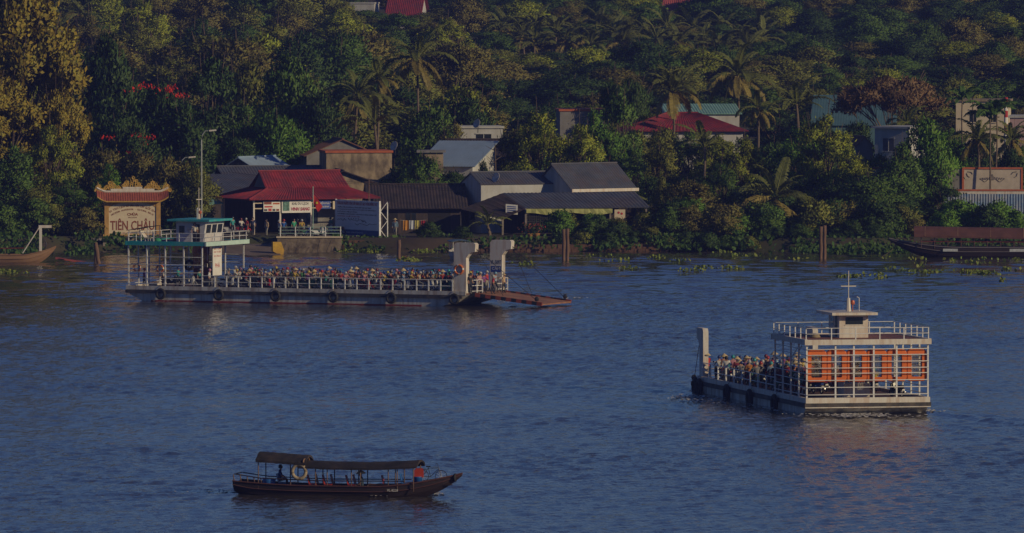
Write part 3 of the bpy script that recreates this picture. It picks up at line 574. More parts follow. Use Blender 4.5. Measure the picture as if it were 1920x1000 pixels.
        fr = MB(); fr.b(x0 - .03, x0 + .0, y0 + .28, y1 - .33, zr + 1.325, zr + 1.39); fr.b(x0 - .03, x0, y0 + .28, y1 - .33, zr + .78, zr + .845); fr.build('window_frame', wm, wh)
        MB().b(x0 + .5, x0 + 1.1, y1 - .01, y1 + .014, zr + .05, zr + 1.4).build('door', M_DKMET, wh)
        MB().b(x0 + 1.5, x0 + 2.3, y1 - .01, y1 + .014, zr + .75, zr + 1.3).build('window', M_GLASS, wh)
    a = p['whr']; MB().b(*a, zr + h + .01, zr + h + .18).build('wheelhouse_roof', fm if idx == 1 else M_CREAM, t)
    zq = zr + h + .18; mx, my = (x0 + x1) / 2, (y0 + y1) / 2
    ms = MB(); ms.tube([(mx, my, zq), (mx, my, zq + .85)], [.17, .11], 8); ms.tube([(mx, my, zq + .8), (mx, my, zq + p['mast'])], .035, 6); ms.bar((mx, my - .5, zq + p['mast'] * .62), (mx, my + .5, zq + p['mast'] * .62), .06); ms.build('mast', M_CREAM, t)
    MB().tube([(mx + .2, my - .75, zq), (mx + .2, my - .75, zq + .85), (mx + .2, my - .6, zq + .92)], .03, 6).build('aerial', M_RAIL, t)
    sl_ = MB(); sl_.tube([(mx + .3, my - .35, zq), (mx + .3, my - .35, zq + .4)], .03, 6); sl_.lathe((mx + .3, my - .35, zq + .4), [(.01, 0), (.12, .03), (.15, .16), (.11, .28), (.01, .3)], 10); sl_.build('search_light', mat('lamp_red', (.5, .12, .05), .4, .2, 4), t)
    # side rails of the open deck
    n = int((L - 1.4 - cl) / p.get('ps', 1.07))
    for i in range(1, n + 1):
        x = cl + (L - 1.2 - cl) * i / n
        for y in (.02, Wd - .02): part('rail_post', U_POST, t, (x, y, DK + .1), sc=(1, 1, .98))
    for k in (.58, 1.08):
        for y in (.02, Wd - .02): along(t, 'deck_rail', (cl, y, DK + k), (L - 1.1, y, DK + k), U_RAIL, 1.15)
    # bow towers and ramp
    th = p['th']
    pl = [(L - 1.1, DK), (L, DK), (L, DK + th - 1.25), (L + .35, DK + th - .8), (L + .8, DK + th - .72), (L + .85, DK + th - .12), (L + .72, DK + th), (L - .9, DK + th), (L - 1.1, DK + th - .2)]
    tw = .62 if idx == 1 else .36
    for y in (.05, Wd - .08 - tw): MB().prism(pl, 1, y, y + tw).build('bow_tower', M_CREAM, t)
    rl = 6.4; rz0, rz1 = DK - .06, p['rz1']; ra = math.atan2(rz1 - rz0, rl)
    r = MB(); r.slab((L, .95, rz0), (L + rl, 1.1, rz1), (L + rl, Wd - 1.1, rz1), (L, Wd - .95, rz0), .12); ramp = r.build('ramp', mat('ramp_plate', (.34, .16, .09), .7, .3, 1.2, stain=(.12, .07, .05), stain_scale=1, stain_amt=.5), t)
    for k in range(14):
        f0, f1 = k / 14, (k + 1) / 14
        for y0_, y1_ in ((.9, 1.05), (Wd - .9, Wd - 1.05)):
            yy0 = y0_ + (y1_ - y0_) * f0; sg = -1 if y0_ < 2 else 1
            MB().slab((L + rl * f0, yy0 - .05, rz0 + (rz1 - rz0) * f0 + .12), (L + rl * f1, yy0 - .05, rz0 + (rz1 - rz0) * f1 + .12), (L + rl * f1, yy0 + .05, rz0 + (rz1 - rz0) * f1 + .12), (L + rl * f0, yy0 + .05, rz0 + (rz1 - rz0) * f0 + .12), .3).build('hazard_block', M_RUSTRED if k % 2 else M_RUB, ramp)
    for y, yr in ((.36, 1.1), (Wd - .36, Wd - 1.1)):
        for f in (.45, .92): along(t, 'wire', (L + .8, y, DK + th - .5), (L + rl * f, yr, rz0 + (rz1 - rz0) * f + .2), U_WIRE)
        MB().lathe((L + rl * .92, yr, rz1 + .2), [(.01, 0), (.16, .05), (.2, .2), (.12, .36), (.01, .4)], 8).build('pulley_block', M_RUB, t)
    for y0_, y1_ in ((.75, 2.2), (Wd - 2.2, Wd - .75)):
        for k in (.15, .6, 1.05): along(t, 'bow_gate_rail', (L + .15, y0_, DK + k), (L + .5, y1_, DK + k), U_RAIL, 1.4)
        for f in (0, .5, 1): part('bow_gate_post', U_POST, t, (L + .15 + .35 * f, y0_ + (y1_ - y0_) * f, DK), sc=(1, 1, 1.08))
    # box for the engine stair, with slatted sides
    x0, x1, y0, y1 = p['box']; hb = p['boxh']
    MB().b(x0, x1, y0, y1, DK + .005, DK + hb).build('stair_box', wm if idx == 2 else mat('engine_grey', (.12, .12, .14), .6, .2, 2), t)
    ns = 11
    for k in range(ns):
        f = k / (ns - 1)
        if idx == 1: MB().b(x0 + (x1 - x0 - .08) * f, x0 + (x1 - x0 - .08) * f + .08, y0 - .07, y0 - .03, DK + 1.0, zt - .05).build('slat', M_RUSTRED, t)
        else: MB().b(x0 - .06, x0 - .02, y0 + (y1 - y0 - .06) * f, y0 + (y1 - y0 - .06) * f + .06, DK + hb + .02, DK + hb + .62).build('slat', M_CREAM, t)
    if idx == 1:
        MB().b(x1 + .55, x1 + .62, y0 - .5, y0 + 1.2, DK + 1.0, zt - .08).build('notice_board', M_WHITE, t)
        for k, (s, z, sz) in enumerate((('SỨC CHỞ', 3.2, .2), ('AN TOÀN', 2.95, .2), ('ÁO PHAO', 2.6, .2), ('PHÀ', 1.8, .5))): text('lettering', s, sz, t, face_M((x1 + .625, y0 + .35, DK + z), (0, 1, 0)), M_RED, w=1.3 if sz < .3 else .9)
        text('lettering', 'VL-5097', .5, t, face_M((L - .55, Wd - .704, DK + 2.3), (1, 0, 0)), M_DARK, w=.95); MB().b(L - 1.0, L - .1, Wd - .708, Wd - .702, DK + 1.5, DK + 2.0).build('sign_plate', M_BLUE, t); text('lettering', 'CẤM', .32, t, face_M((L - .55, Wd - .712, DK + 1.78), (1, 0, 0)), M_WHITE, w=.7)
    return t
W1 = 8.0
F1A = R(-24); f1p = G(239, 537, DK + .1); F1 = dict(L=31.0, W=W1, cage=7.0, rh=3.55, np=5, sp=[2.0, 4.0, 6.0], bars=[.35, .8, 1.3, 1.95, 2.6], wh=(3.7, 6.2, 1.7, 5.2), whh=1.72, whr=(3.1, 7.0, 1.2, 5.7), mast=2.6, th=4.15, rz1=.30, box=(4.6, 6.0, 3.2, 4.8), boxh=1.6)
f1p.z = 0
ferry(1, 'long ferry with teal roof edges packed with motorbikes, ramp lowered, near the far bank', f1p, F1A, F1)
F2A = R(102); W2 = 8.0; f2c = G(1512, 749, DK - .1); f2p = f2c - Vector((math.cos(F2A + math.pi / 2), math.sin(F2A + math.pi / 2), 0)) * W2
F2 = dict(ps=2.2, L=30.0, W=W2, cage=8.6, rh=3.55, np=5, sp=[2.1, 3.6, 4.9, 6.1], bars=[.37, .83, 1.28, 1.72, 2.06, 2.46, 2.88, 3.25], wh=(3.6, 6.4, 3.05, 4.95), whh=1.45, whr=(2.9, 7.2, 2.6, 5.6), mast=2.6, th=3.35, rz1=.45, box=(2.2, 3.8, 3.3, 5.0), boxh=.95)
f1p.z = 0; f2p.z = -.2
bpy.context.view_layer.update()
ferry(2, 'cream ferry heading away, six orange floats behind its stern bars', f2p, F2A, F2)
def on(idx, x, y, z=DK):
    o, a = (f1p, F1A) if idx == 1 else (f2p, F2A); c, s = math.cos(a), math.sin(a)
    return Vector((o.x + x * c - y * s, o.y + x * s + y * c, z - (.2 if idx == 2 else 0)))
ORD = ['first', 'second', 'third', 'fourth', 'fifth', 'sixth', 'seventh', 'eighth', 'ninth', 'tenth']
def ordn(k):
    return ORD[k] if k < 10 else '%d%s' % (k + 1, {1: 'st', 2: 'nd', 3: 'rd'}.get((k + 1) % 10, 'th') if (k + 1) % 100 not in (11, 12, 13) else 'th')
U_ROPE = cyl_mesh('rope', .02, 1, mat('rope', (.3, .24, .16), .9, .2, 8), 5)
for k, px in enumerate((306, 418, 527, 637, 747, 866)):
    x = (px - 239) / 20.85; t = thing('tyre_fender', 'black tyre fender hanging on the long ferry hull, %s from its stern' % ORD[k], 'tyre', on(1, x, -.27, .62), F1A, 'tyre fenders on the long ferry')
    part('tyre', TYRE, t); along(t, 'rope', (0, .03, .36), (0, .16, .72), U_ROPE)
for k, x in enumerate((29.6, 28.4, 20.6, 14.2, 7.4)):
    t = thing('tyre_fender', 'black tyre fender hanging on the nearer ferry side, %s from its bow' % ORD[k], 'tyre', on(2, x, W2 + .3, .55), F2A, 'tyre fenders on the nearer ferry')
    part('tyre', TYRE, t, sc=(1.25, 1.2, 1.3)); along(t, 'rope', (0, -.03, .45), (0, -.2, .74), U_ROPE)
# life rings and spare tyres on the long ferry's cage
def ring_mesh(col1, col2, nm):
    m = MB(); m.torus((0, 0, 0), .30, .08, 1, 20, 8); me = m.mesh(nm, [col1, col2], True)
    for i, p_ in enumerate(me.polygons): p_.material_index = 1 if (i // 8) % 5 == 0 else 0
    return me
LR_O = ring_mesh(mat('ring_orange', (.6, .17, .05), .5), M_WHITE, 'ring'); LR_W = ring_mesh(mat('ring_cream', (.36, .29, .2), .7), mat('ring_cord', (.2, .15, .1), .8), 'ring')
for x, y, z, me, lb, cat in ((.75, .25, 2.75, LR_O, 'orange life ring hanging nearest the stern of the long ferry', 'life ring'), (2.9, .25, 2.7, LR_O, 'orange life ring beside the second cage post of the long ferry', 'life ring'), (2.0, 7.6, 2.75, TYRE, 'dark tyre hanging on the far bars of the long ferry cage, near its stern', 'tyre'), (3.6, 7.6, 2.7, TYRE, 'dark tyre hanging on the far bars of the long ferry cage, beside the slats', 'tyre')):
    o = part('life_ring' if cat == 'life ring' else 'spare_tyre', me, None, on(1, x, y, z), F1A); tag(o, lb, cat)
o = part('life_ring', LR_O, None, on(1, 30.4, -.06, 3.05), F1A); o.scale = (1.2, 1.2, 1.2); tag(o, 'orange life ring on the near white bow tower of the long ferry', 'life ring')
# six orange floats with nets behind the stern bars of the nearer ferry
def float_mesh():
    m = MB(); w, h, r, t = .645, 1.02, .25, .32
    def rr_(w, h, r): return [(sx * (w - r) + r * math.cos(a), sz * (h - r) + r * math.sin(a)) for sx, sz, a0 in ((1, 1, 0), (-1, 1, 90), (-1, -1, 180), (1, -1, 270)) for a in [R(a0 + k * 22.5) for k in range(5)]]
    o = rr_(w, h, r); i = rr_(w - t, h - t, .07); n = len(o); vs = []
    for y, e in ((-.11, .0), (-.14, .05), (.14, .05), (.11, .0)):
        vs += [(y, p[0] * (1 - e / w if e else 1), p[1] * (1 - e / h if e else 1)) for p in o]
    for y, e in ((-.14, .04), (.14, .04)): vs += [(y, p[0] * (1 + e / w), p[1] * (1 + e / h)) for p in i]
    fs = []
    def band(a, b): fs.extend([(a * n + k, a * n + (k + 1) % n, b * n + (k + 1) % n, b * n + k) for k in range(n)])
    band(0, 3); band(1, 0); band(3, 2); band(4, 1); band(2, 5); band(5, 4)
    m.add(vs, fs); return m.mesh('float', M_ORANGE)
FLOAT = float_mesh(); nm_ = MB()
for k in range(-5, 6):
    for sg in (-1, 1):
        a = Vector((0, -.34, k * .16 - sg * .34)); b = Vector((0, .34, k * .16 + sg * .34))
        for q in (a, b):
            q.z = max(-.71, min(.71, q.z))
        nm_.bar(a, b, .022)
NET = nm_.mesh('net', M_NET)
for k in range(6):
    y = W2 - .72 - k * 1.31; t = thing('life_float', 'orange rectangular life float behind the stern bars, %s from the left' % ORD[k], 'life float', on(2, .32, y, DK + 2.18), F2A, 'orange floats on the nearer ferry stern')
    part('float', FLOAT, t); part('net', NET, t, (.02, 0, 0))
# things on the long ferry's roof
zr1 = DK + 3.55 + .262
t = thing('roof_tarp', 'dark slanted tarp shade on poles at the stern end of the long ferry roof', 'tarp', on(1, .2, .6, zr1), F1A)
MB().slab((-.6, 0, .95), (1.5, -.1, 1.3), (1.6, 2.2, 1.35), (-.5, 2.2, 1.0), .03).build('sheet', mat('tarp_dark', (.035, .03, .035), .8, .3, 2), t)
for x, y, h in ((-.4, .1, .98), (1.4, .05, 1.28), (1.45, 2.1, 1.33), (-.4, 2.1, 1.0)): along(t, 'pole', (x, y, 0), (x, y, h - .03), U_RAIL)
t = thing('lounge_chair', 'pale folding lounge chair beside the tarp on the long ferry roof', 'chair', on(1, 1.2, .8, zr1), F1A); MB().slab((0, 0, .3), (.6, 0, .35), (.6, .6, .35), (0, .6, .3), .04).build('seat', M_CREAM, t); MB().slab((-.45, 0, .95), (0, 0, .34), (0, .6, .34), (-.45, .6, .95), .04).build('backrest', M_CREAM, t)
for x in (.05, .52):
    for y in (.05, .55): MB().b(x - .02, x + .02, y - .02, y + .02, 0, .29).build('leg', M_RAIL, t)
o = MB().lathe((0, 0, 0), [(.01, 0), (.3, .02), (.34, .16), (.22, .3), (.01, .34)], 9).build('green_bundle', mat('cloth_green', (.04, .25, .13), .9, .3, 4, bump=.5), None, True, on(1, 2.3, 1.0, zr1)); tag(o, 'green cloth bundle lying on the long ferry roof', 'bundle')
for k, (x, y) in enumerate(((3.0, 3.2), (4.2, 6.4))):
    o = MB().torus((0, 0, .05), .3, .05, 2, 16, 6).torus((0, 0, .13), .26, .05, 2, 16, 6).torus((.02, 0, .21), .24, .045, 2, 16, 6).build('rope_coil', mat('rope'), None, True, on(2 if k else 1, x, y, zr1 if not k else DK + 3.813)); tag(o, 'coil of rope on the %s ferry roof' % ('long' if not k else 'nearer'), 'rope')
# ------------------------------------------------------------------ long wooden boats
M_WOOD = mat('dark_boat_wood', (.03, .018, .018), .6, .4, 1.5, stretch=(.3, 1, 3), bump=.3, bscale=6)
M_WOOD2 = mat('worn_boat_wood', (.30, .17, .09), .7, .35, 1.2, stretch=(.3, 1, 3), stain=(.12, .07, .05), stain_scale=1.2, stain_amt=.6)
M_BRED = mat('boat_red', (.20, .03, .02), .6, .3, 2)
M_THATCH = mat('canopy_cloth', (.02, .017, .019), .85, .35, 1.2, bump=.4, bscale=5, stain=(.07, .05, .04), stain_scale=.8, stain_amt=.5)
M_PLBLUE = mat('plastic_blue', (.02, .10, .35), .4, .15, 3); M_PLRED = mat('plastic_red', (.38, .04, .02), .45, .2, 3)
def sampan_hull(t, L, beam, stern_z, mid_z, bow_z, rake, mat_h, mat_s):
    """local x: stern 0 to bow L; sheer line, raked bow, flat transom"""
    n = 26; rows = []
    for i in range(n + 1):
        f = i / n; x = L * f
        z = mid_z + (stern_z - mid_z) * max(0, 1 - f / .35) ** 1.8 + (bow_z - mid_z) * max(0, (f - .62) / .38) ** 1.7
        b = beam / 2 * (1 - max(0, (f - .55) / .45) ** 2.0 * .93) * (.82 + .18 * min(1, f / .25))
        kz = -.35 + (z + .35 - .12) * max(0, (f - (1 - rake)) / rake) ** 1.5 + .5 * max(0, 1 - f / .1) ** 1.4
        rows.append((x, z, b, kz))
    m = MB()
    for x, z, b, kz in rows: m.v += [(x, -b, z), (x, -b * .98, z - (z - kz) * .28), (x, -b * .84, z - (z - kz) * .62), (x, -b * .45, kz), (x, b * .45, kz), (x, b * .84, z - (z - kz) * .62), (x, b * .98, z - (z - kz) * .28), (x, b, z), (x, b - .07, z - .0), (x, b * .8 - .05, max(kz + .06, z - .4)), (x, -b * .8 + .05, max(kz + .06, z - .4)), (x, -b + .07, z)]
    k = 12
    for i in range(n):
        for j in range(k): m.f.append((i * k + j, i * k + (j + 1) % k, (i + 1) * k + (j + 1) % k, (i + 1) * k + j)); m.m.append(0)
    m.f += [tuple(range(k - 1, -1, -1)), tuple(n * k + j for j in range(k))]; m.m += [0, 0]
    m.build('hull', mat_h, t)
    for sg in (-1, 1):
        MB().tube([(x, sg * (b + .02), z + .02) for x, z, b, kz in rows], .05, 5).build('gunwale', mat_s, t)
        MB().tube([(x, sg * (b * .985 + .015), z - (z - kz) * .3) for x, z, b, kz in rows], .03, 5).build('rubbing_strip', mat_s, t)
    return rows
def canopy(t, x0, x1, hw, zf, m, thick=.1, crown=.28, seg=14, name='canopy'):
    mb = MB(); k = 9; r = random.Random(int(x0 * 10 + x1))
    for lay in (0, 1):
        for i in range(seg + 1):
            x = x0 + (x1 - x0) * i / seg
            for j in range(k):
                a = -1 + 2 * j / (k - 1); mb.v.append((x + (0.06 * r.random() if i in (0, seg) else 0), a * hw, zf(i / seg) + crown * (1 - a * a) - lay * thick + r.uniform(-.015, .015)))
    o = (seg + 1) * k
    for i in range(seg):
        for j in range(k - 1):
            a = i * k + j; mb.f += [(a, a + 1, a + k + 1, a + k)]; mb.f += [(o + a, o + a + k, o + a + k + 1, o + a + 1)]
    for i in range(seg):
        for j in (0, k - 1): a = i * k + j; mb.f.append((a, a + k, o + a + k, o + a))
    for i in (0, seg):
        for j in range(k - 1): a = i * k + j; mb.f.append((a, a + 1, o + a + 1, o + a))
    mb.m = [0] * len(mb.f); return mb.build(name, m, t)
U_BPOST = cyl_mesh('canopy_post', .035, 1, mat('boat_post', (.16, .10, .08), .7, .3, 3), 6)
U_SEATM = None
def deck_chair(t_loc, rz, label, m, group):
    t = thing('chair', label, 'chair', t_loc, rz, group); MB().b(-.2, .2, -.2, .2, .38, .42).build('seat', m, t); MB().slab((-.22, -.2, .42), (-.34, -.2, .92), (-.34, .2, .92), (-.22, .2, .42), .03).build('backrest', m, t)
    for sx in (-1, 1):
        for sy in (-1, 1): MB().b(sx * .17 - .02, sx * .17 + .02, sy * .17 - .02, sy * .17 + .02, 0, .38).build('leg', m, t)
    return t
BA = R(-13); bl = G(443, 926); bl.z = 0
def onb(x, y, z): c, s = math.cos(BA), math.sin(BA); return Vector((bl.x + x * c - y * s, bl.y + x * s + y * c, z))
def near_boat():
    t = thing('wooden_boat', 'dark wooden passenger boat with long cloth canopy crossing the foreground', 'boat', bl, BA)
    rows = sampan_hull(t, 12.6, 1.9, .72, .52, 1.25, .30, M_WOOD, mat('gunwale_brown', (.085, .035, .03), .7, .3, 2))
    def zf(f): return 2.28 - 1.1 * f * (1 - f) * (.9 if f < .8 else .8) + .12 * max(0, f - .8) * 5 * .6
    c1 = canopy(t, 1.3, 4.1, 1.0, lambda f: 1.92 - .16 * f, M_THATCH, .12, .40); c2 = canopy(t, 3.7, 10.3, .98, lambda f: 1.58 - .05 * math.sin(f * 3.14) + .34 * max(0, f - .55) ** 1.5, M_THATCH, .1, .30)
    for x, zt in ((1.45, 1.9), (3.25, 1.8), (4.65, 1.52), (5.3, 1.5), (6.65, 1.5), (7.15, 1.5), (8.7, 1.54), (9.2, 1.56), (10.1, 1.62)):
        for y in (-.82, .82): along(t, 'canopy_post', (x, y, .3), (x, y, zt + .07), U_BPOST)
    for y in (-.86, .86):
        MB().tube([(.15, y * .9, 1.12), (1.6, y, .92), (5, y, .82), (9.6, y, .86)], .03, 5).build('side_rail', M_WOOD, t)
    for k in range(5): along(t, 'rail_post', (.1 + k * .38, -.78, .62), (.05 + k * .38, -.8, 1.1 - k * .04), U_BPOST)
    MB().tube([(.1, -.8, 1.12), (.1, .8, 1.12)], .03, 5).build('stern_rail', M_WOOD, t)
    cu = MB(); cu.torus((4.0, -.3, 1.85), .5, .05, 0, 14, 6, 1.3, .35); cu.build('canopy_hoop', M_WOOD2, t)
    ty = MB(); ty.torus((0, 0, 0), .17, .07, 0, 14, 7); ty.build('bow_tyre', M_RUB, t, True).location = (12.25, -.12, 1.05)
    text('lettering', 'VL-8228', .2, t, face_M((8.98, -1.0, .36), (1, -.03, 0)), M_WHITE, w=.62)
    MB().b(7.9, 12.0, -.3, .3, .62, .66).build('foredeck', M_WOOD, t).rotation_euler = (0, 0, 0)
    for k, (x, y) in enumerate(((4.4, -.3), (4.7, .3), (5.25, -.3), (5.55, .3), (6.55, -.3), (6.8, .3), (8.45, .1))):
        deck_chair(onb(x + .0, y, .2), BA, 'small red-brown chair in the foreground boat, %s from its stern' % ORD[k], M_PLRED if k != 2 else M_PLRED, 'chairs in the foreground boat')
    deck_chair(onb(9.55, -.2, .3), BA, 'blue plastic chair at the bow of the foreground boat', M_PLBLUE, None); deck_chair(onb(2.55, .25, .2), BA, 'blue plastic chair behind the steersman of the foreground boat', M_PLBLUE, None)
    b = MB(); b.lathe((0, 0, 0), [(.01, 0), (.3, 0), (.34, .1), (.36, .38), (.34, .42), (.01, .42)], 14); o = b.build('blue_drum', M_PLBLUE, None, True, onb(1.9, -.2, .45)); tag(o, 'blue plastic tub at the stern of the foreground boat', 'tub')
    b = MB(); b.lathe((0, 0, 0), [(.01, 0), (.22, 0), (.26, .3), (.28, .34), (.01, .30)], 14); o = b.build('blue_basin', M_PLBLUE, None, True, onb(10.2, -.2, .75)); tag(o, 'blue basin beside the bicycle at the bow of the foreground boat', 'basin')
    b = MB(); b.box((0, 0, .2), (.5, .4, .4)); b.box((0.02, 0, .43), (.4, .3, .1)); o = b.build('red_bag', M_PLRED, None, False, onb(10.25, -.15, 1.05), BA + .2); tag(o, 'red bag piled at the bow of the foreground boat', 'bag')
    o = part('life_ring', LR_W, None, onb(3.75, -.9, 1.3), BA, sc=(1.25, 1.25, 1.25)); tag(o, 'cream life ring hanging under the canopy of the foreground boat', 'life ring')
    bicycle(onb(10.95, -.05, .78), BA + R(8), 'old dark bicycle standing at the bow of the foreground boat')
    return t
def bicycle(loc, rz, label):
    t = thing('bicycle', label, 'bicycle', loc, rz); mt = M_DKMET
    for x in (-.5, .5):
        w = MB(); w.torus((0, 0, 0), .31, .018, 1, 20, 5); wo_ = w.build('wheel', M_RUB, t, True); wo_.location = (x, 0, .33)
        sp = MB()
        for k in range(6): a = k * math.pi / 6; sp.bar((.3 * math.cos(a), 0, .3 * math.sin(a)), (-.3 * math.cos(a), 0, -.3 * math.sin(a)), .008)
        sp.build('spokes', M_RAIL, wo_)
    f = MB()
    for a, b in (((-.5, 0, .33), (-.08, 0, .3)), ((-.08, 0, .3), (-.2, 0, .8)), ((-.2, 0, .76), (.36, 0, .78)), ((.36, 0, .72), (-.08, 0, .3)), ((-.5, 0, .33), (-.2, 0, .76)), ((.36, 0, .8), (.5, 0, .33))): f.tube([a, b], .018, 5)
    f.build('frame', mt, t); MB().tube([(.34, 0, .78), (.32, 0, .98), (.22, -.26, 1.0)], .015, 5).build('handlebar', mt, t); MB().tube([(.32, 0, .98), (.22, .26, 1.0)], .015, 5).build('handlebar', mt, t)
    MB().b(-.33, -.08, -.07, .07, .82, .88).build('saddle', M_RUB, t); MB().b(-.72, -.3, -.08, .08, .68, .71).build('rear_rack', mt, t)
near_boat()
def moored_right():
    a = R(181.5); p = G(1668, 468); L = 17.0; p = Vector((P(1668, 470, 838).x, 838, 0))
    # bow to the left: local x runs to the stern-less right, so build reversed
    o = p + Vector((L, 1.0, 0)); t = thing('moored_boat', 'dark tour boat with rust-brown rounded canopy moored among hyacinths at the right bank', 'boat', o, math.pi + R(-2))
    sampan_hull(t, L, 2.5, 1.1, 1.0, 1.8, .34, M_WOOD, mat('strip_grey', (.18, .16, .17), .7, .2, 3))
    canopy(t, -1.0, 14.6, 1.4, lambda f: 1.95 + .28 * max(0, f - .3), mat('rust_canopy', (.11, .045, .035), .8, .35, 1.2, bump=.3, bscale=4), .16, .85)
    for k in range(5): MB().tube([(1.2 + k * 3.1, 1.42 * math.cos(a), 1.93 + .28 * max(0, k / 5 - .3) + .9 * math.sin(a) ** 2 * (1 if True else 0)) for a in [math.pi * q / 10 for q in range(11)]], .035, 5).build('canopy_rib', M_WOOD2, t)
    for k in range(12):
        x = .2 + k * 1.25
        for y in (-1.05, 1.05): along(t, 'canopy_post', (x, y, .9), (x, y, 2.2 + .02 * k), U_BPOST)
    for y in (-1.1, 1.1): MB().tube([(0, y, 1.5), (14, y, 1.55)], .03, 5).build('side_rail', M_BRED, t)
    for x in (4.2, 10.5): MB().b(x, x + 1.4, 1.235, 1.26, .62, .88).build('name_plate', mat('plate_grey', (.45, .48, .52), .6, .3, 4), t)
    c, s = math.cos(t.rotation_euler.z), math.sin(t.rotation_euler.z)
    for k in range(9):
        x = 1.2 + k * 1.25; deck_chair((o.x + x * c + .4 * s, o.y + x * s - .4 * c, .82), math.pi, 'red-brown chair under the rust canopy of the moored boat, %s from the right' % ORD[k], M_PLRED, 'chairs in the moored tour boat')
    MB().tube([G(1690, 478, .9) * 0 + Vector((L - .6, 0, 1.2)), (L - .2, -.2, .6), (L + .9, -.5, -.1)], .03, 5).build('mooring_rope', mat('rope', (.3, .24, .16)), t)
moored_right()
def moored_left():
    o = Vector((P(-70, 500, 826).x, 826, 0)); t = thing('wooden_barge', 'worn brown wooden boat with a white davit frame moored at the left bank', 'boat', o, R(1))
    sampan_hull(t, 8.7, 2.2, .85, .72, 1.5, .3, M_WOOD2, M_WOOD2)
    MB().tube([(0, -1.06, 1.35), (5.8, -1.05, 1.4)], .04, 5).build('side_rail', M_BRED, t)
    for x in (1.5, 4.0): along(t, 'rail_post', (x, -1.05, .7), (x, -1.05, 1.4), U_BPOST)
    d = MB(); d.b(7.15, 7.4, -.1, .1, 1.1, 3.25); d.b(7.1, 8.3, -.12, .12, 3.25, 3.5); d.build('davit', M_CREAM, t); MB().tube([(5.6, -.1, .9), (7.15, -.1, 3.3)], .06, 6).build('davit_stay', M_CREAM, t)
    w = MB(); w.torus((0, 0, 0), .5, .05, 1, 20, 6); wl = w.build('hand_wheel', M_DKMET, t, True); wl.location = (7.3, .3, 1.7)
    for k in range(5): a = k * math.pi / 5; MB().bar((.5 * math.cos(a), 0, .5 * math.sin(a)), (-.5 * math.cos(a), 0, -.5 * math.sin(a)), .035).build('spoke', M_DKMET, wl)
    o = MB(); o.slab(P(104, 484, 826.2), P(190, 496, 826.2), P(190, 494.5, 829), P(104, 482, 829), .1); b = o.build('gangplank', mat('plank_red', (.34, .07, .05), .7, .3, 2)); tag(b, 'red plank reaching from the left wooden boat to the mooring post', 'gangplank')
moored_left()
def small_boat():
    o = Vector((P(866, 476, 836).x, 832.5, 0)); t = thing('small_boat', 'small pale motorboat with blue canopy behind the ferry bow tower', 'boat', o, R(97))
    sampan_hull(t, 5.2, 1.7, .8, .7, .95, .3, mat('pale_hull', (.5, .48, .45), .5, .2, 2), M_CREAM)
    canopy(t, .3, 3.8, .95, lambda f: 1.75, mat('blue_canopy', (.08, .13, .2), .6, .2, 2), .06, .12)
    for x in (.5, 2.1, 3.6):
        for y in (-.75, .75): along(t, 'canopy_post', (x, y, .5), (x, y, 1.8), U_RAIL)
    MB().b(.2, .9, -.4, .4, .5, 1.0).build('seat', M_WOOD2, t)
small_boat()
# ------------------------------------------------------------------ houses, walls, signs and landings on the far bank
M_WALLW = mat('wall_white', (.50, .50, .50), .85, .2, .8, stain=(.3, .27, .22), stain_scale=.5, stain_amt=.5, stretch=(1, 1, .45))
M_WALLB = mat('wall_beige', (.36, .28, .19), .9, .3, .7, stain=(.11, .085, .065), stain_scale=.8, stain_amt=.9, stretch=(1, 1, .55), bump=.3)  # stain tone mixes real grime with shadows painted into the wall colour
M_WALLG = mat('wall_grey', (.24, .23, .23), .9, .25, .8, stain=(.12, .11, .1), stain_scale=.7, stain_amt=.5)
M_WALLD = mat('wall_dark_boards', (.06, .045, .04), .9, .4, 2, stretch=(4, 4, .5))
M_RTILE = mat('roof_red_tile', (.27, .028, .036), .7, .35, 1.2, stain=(.10, .03, .04), stain_scale=.8, stain_amt=.65)
M_RGREY = mat('roof_grey_sheet', (.10, .11, .14), .55, .3, .8, stain=(.16, .1, .07), stain_scale=.5, stain_amt=.35, metal=.2)
M_RDARK = mat('roof_dark_tile', (.035, .028, .03), .8, .4, 1.4, stain=(.1, .06, .05), stain_scale=.9, stain_amt=.4)
M_RBLUE = mat('roof_blue_sheet', (.30, .40, .52), .5, .15, .8, stain=(.3, .34, .4), stain_scale=.5, stain_amt=.3, metal=.2)
M_RGREEN = mat('roof_green_sheet', (.22, .40, .33), .5, .2, .8)
M_RTEAL = mat('roof_teal_sheet', (.08, .16, .18), .55, .2, .5)
M_RRUST = mat('roof_rust_tile', (.20, .09, .05), .8, .35, 1.2)
M_CONC = mat('concrete', (.30, .26, .22), .9, .3, .8, stain=(.12, .09, .07), stain_scale=.6, stain_amt=.6, bump=.4, bscale=4)
M_CAP = mat('cap_orange', (.45, .12, .05), .8, .25, 2)
M_OPEN = mat('dark_opening', (.015, .014, .015), .9, .2, 1)
M_WOODP = mat('wood_post', (.17, .10, .065), .85, .35, 2, stretch=(1, 1, .3), bump=.4)
M_GOLD = mat('gold_ochre', (.50, .30, .05), .6, .35, 3); M_OCHRE = mat('ochre_plaster', (.46, .27, .09), .85, .3, 2.5, bump=.3, bscale=10); M_SIGNC = mat('sign_cream', (.62, .52, .38), .8, .12, 1.5)
M_BROWNT = mat('lettering_brown', (.22, .06, .03), .7, .1, 4)
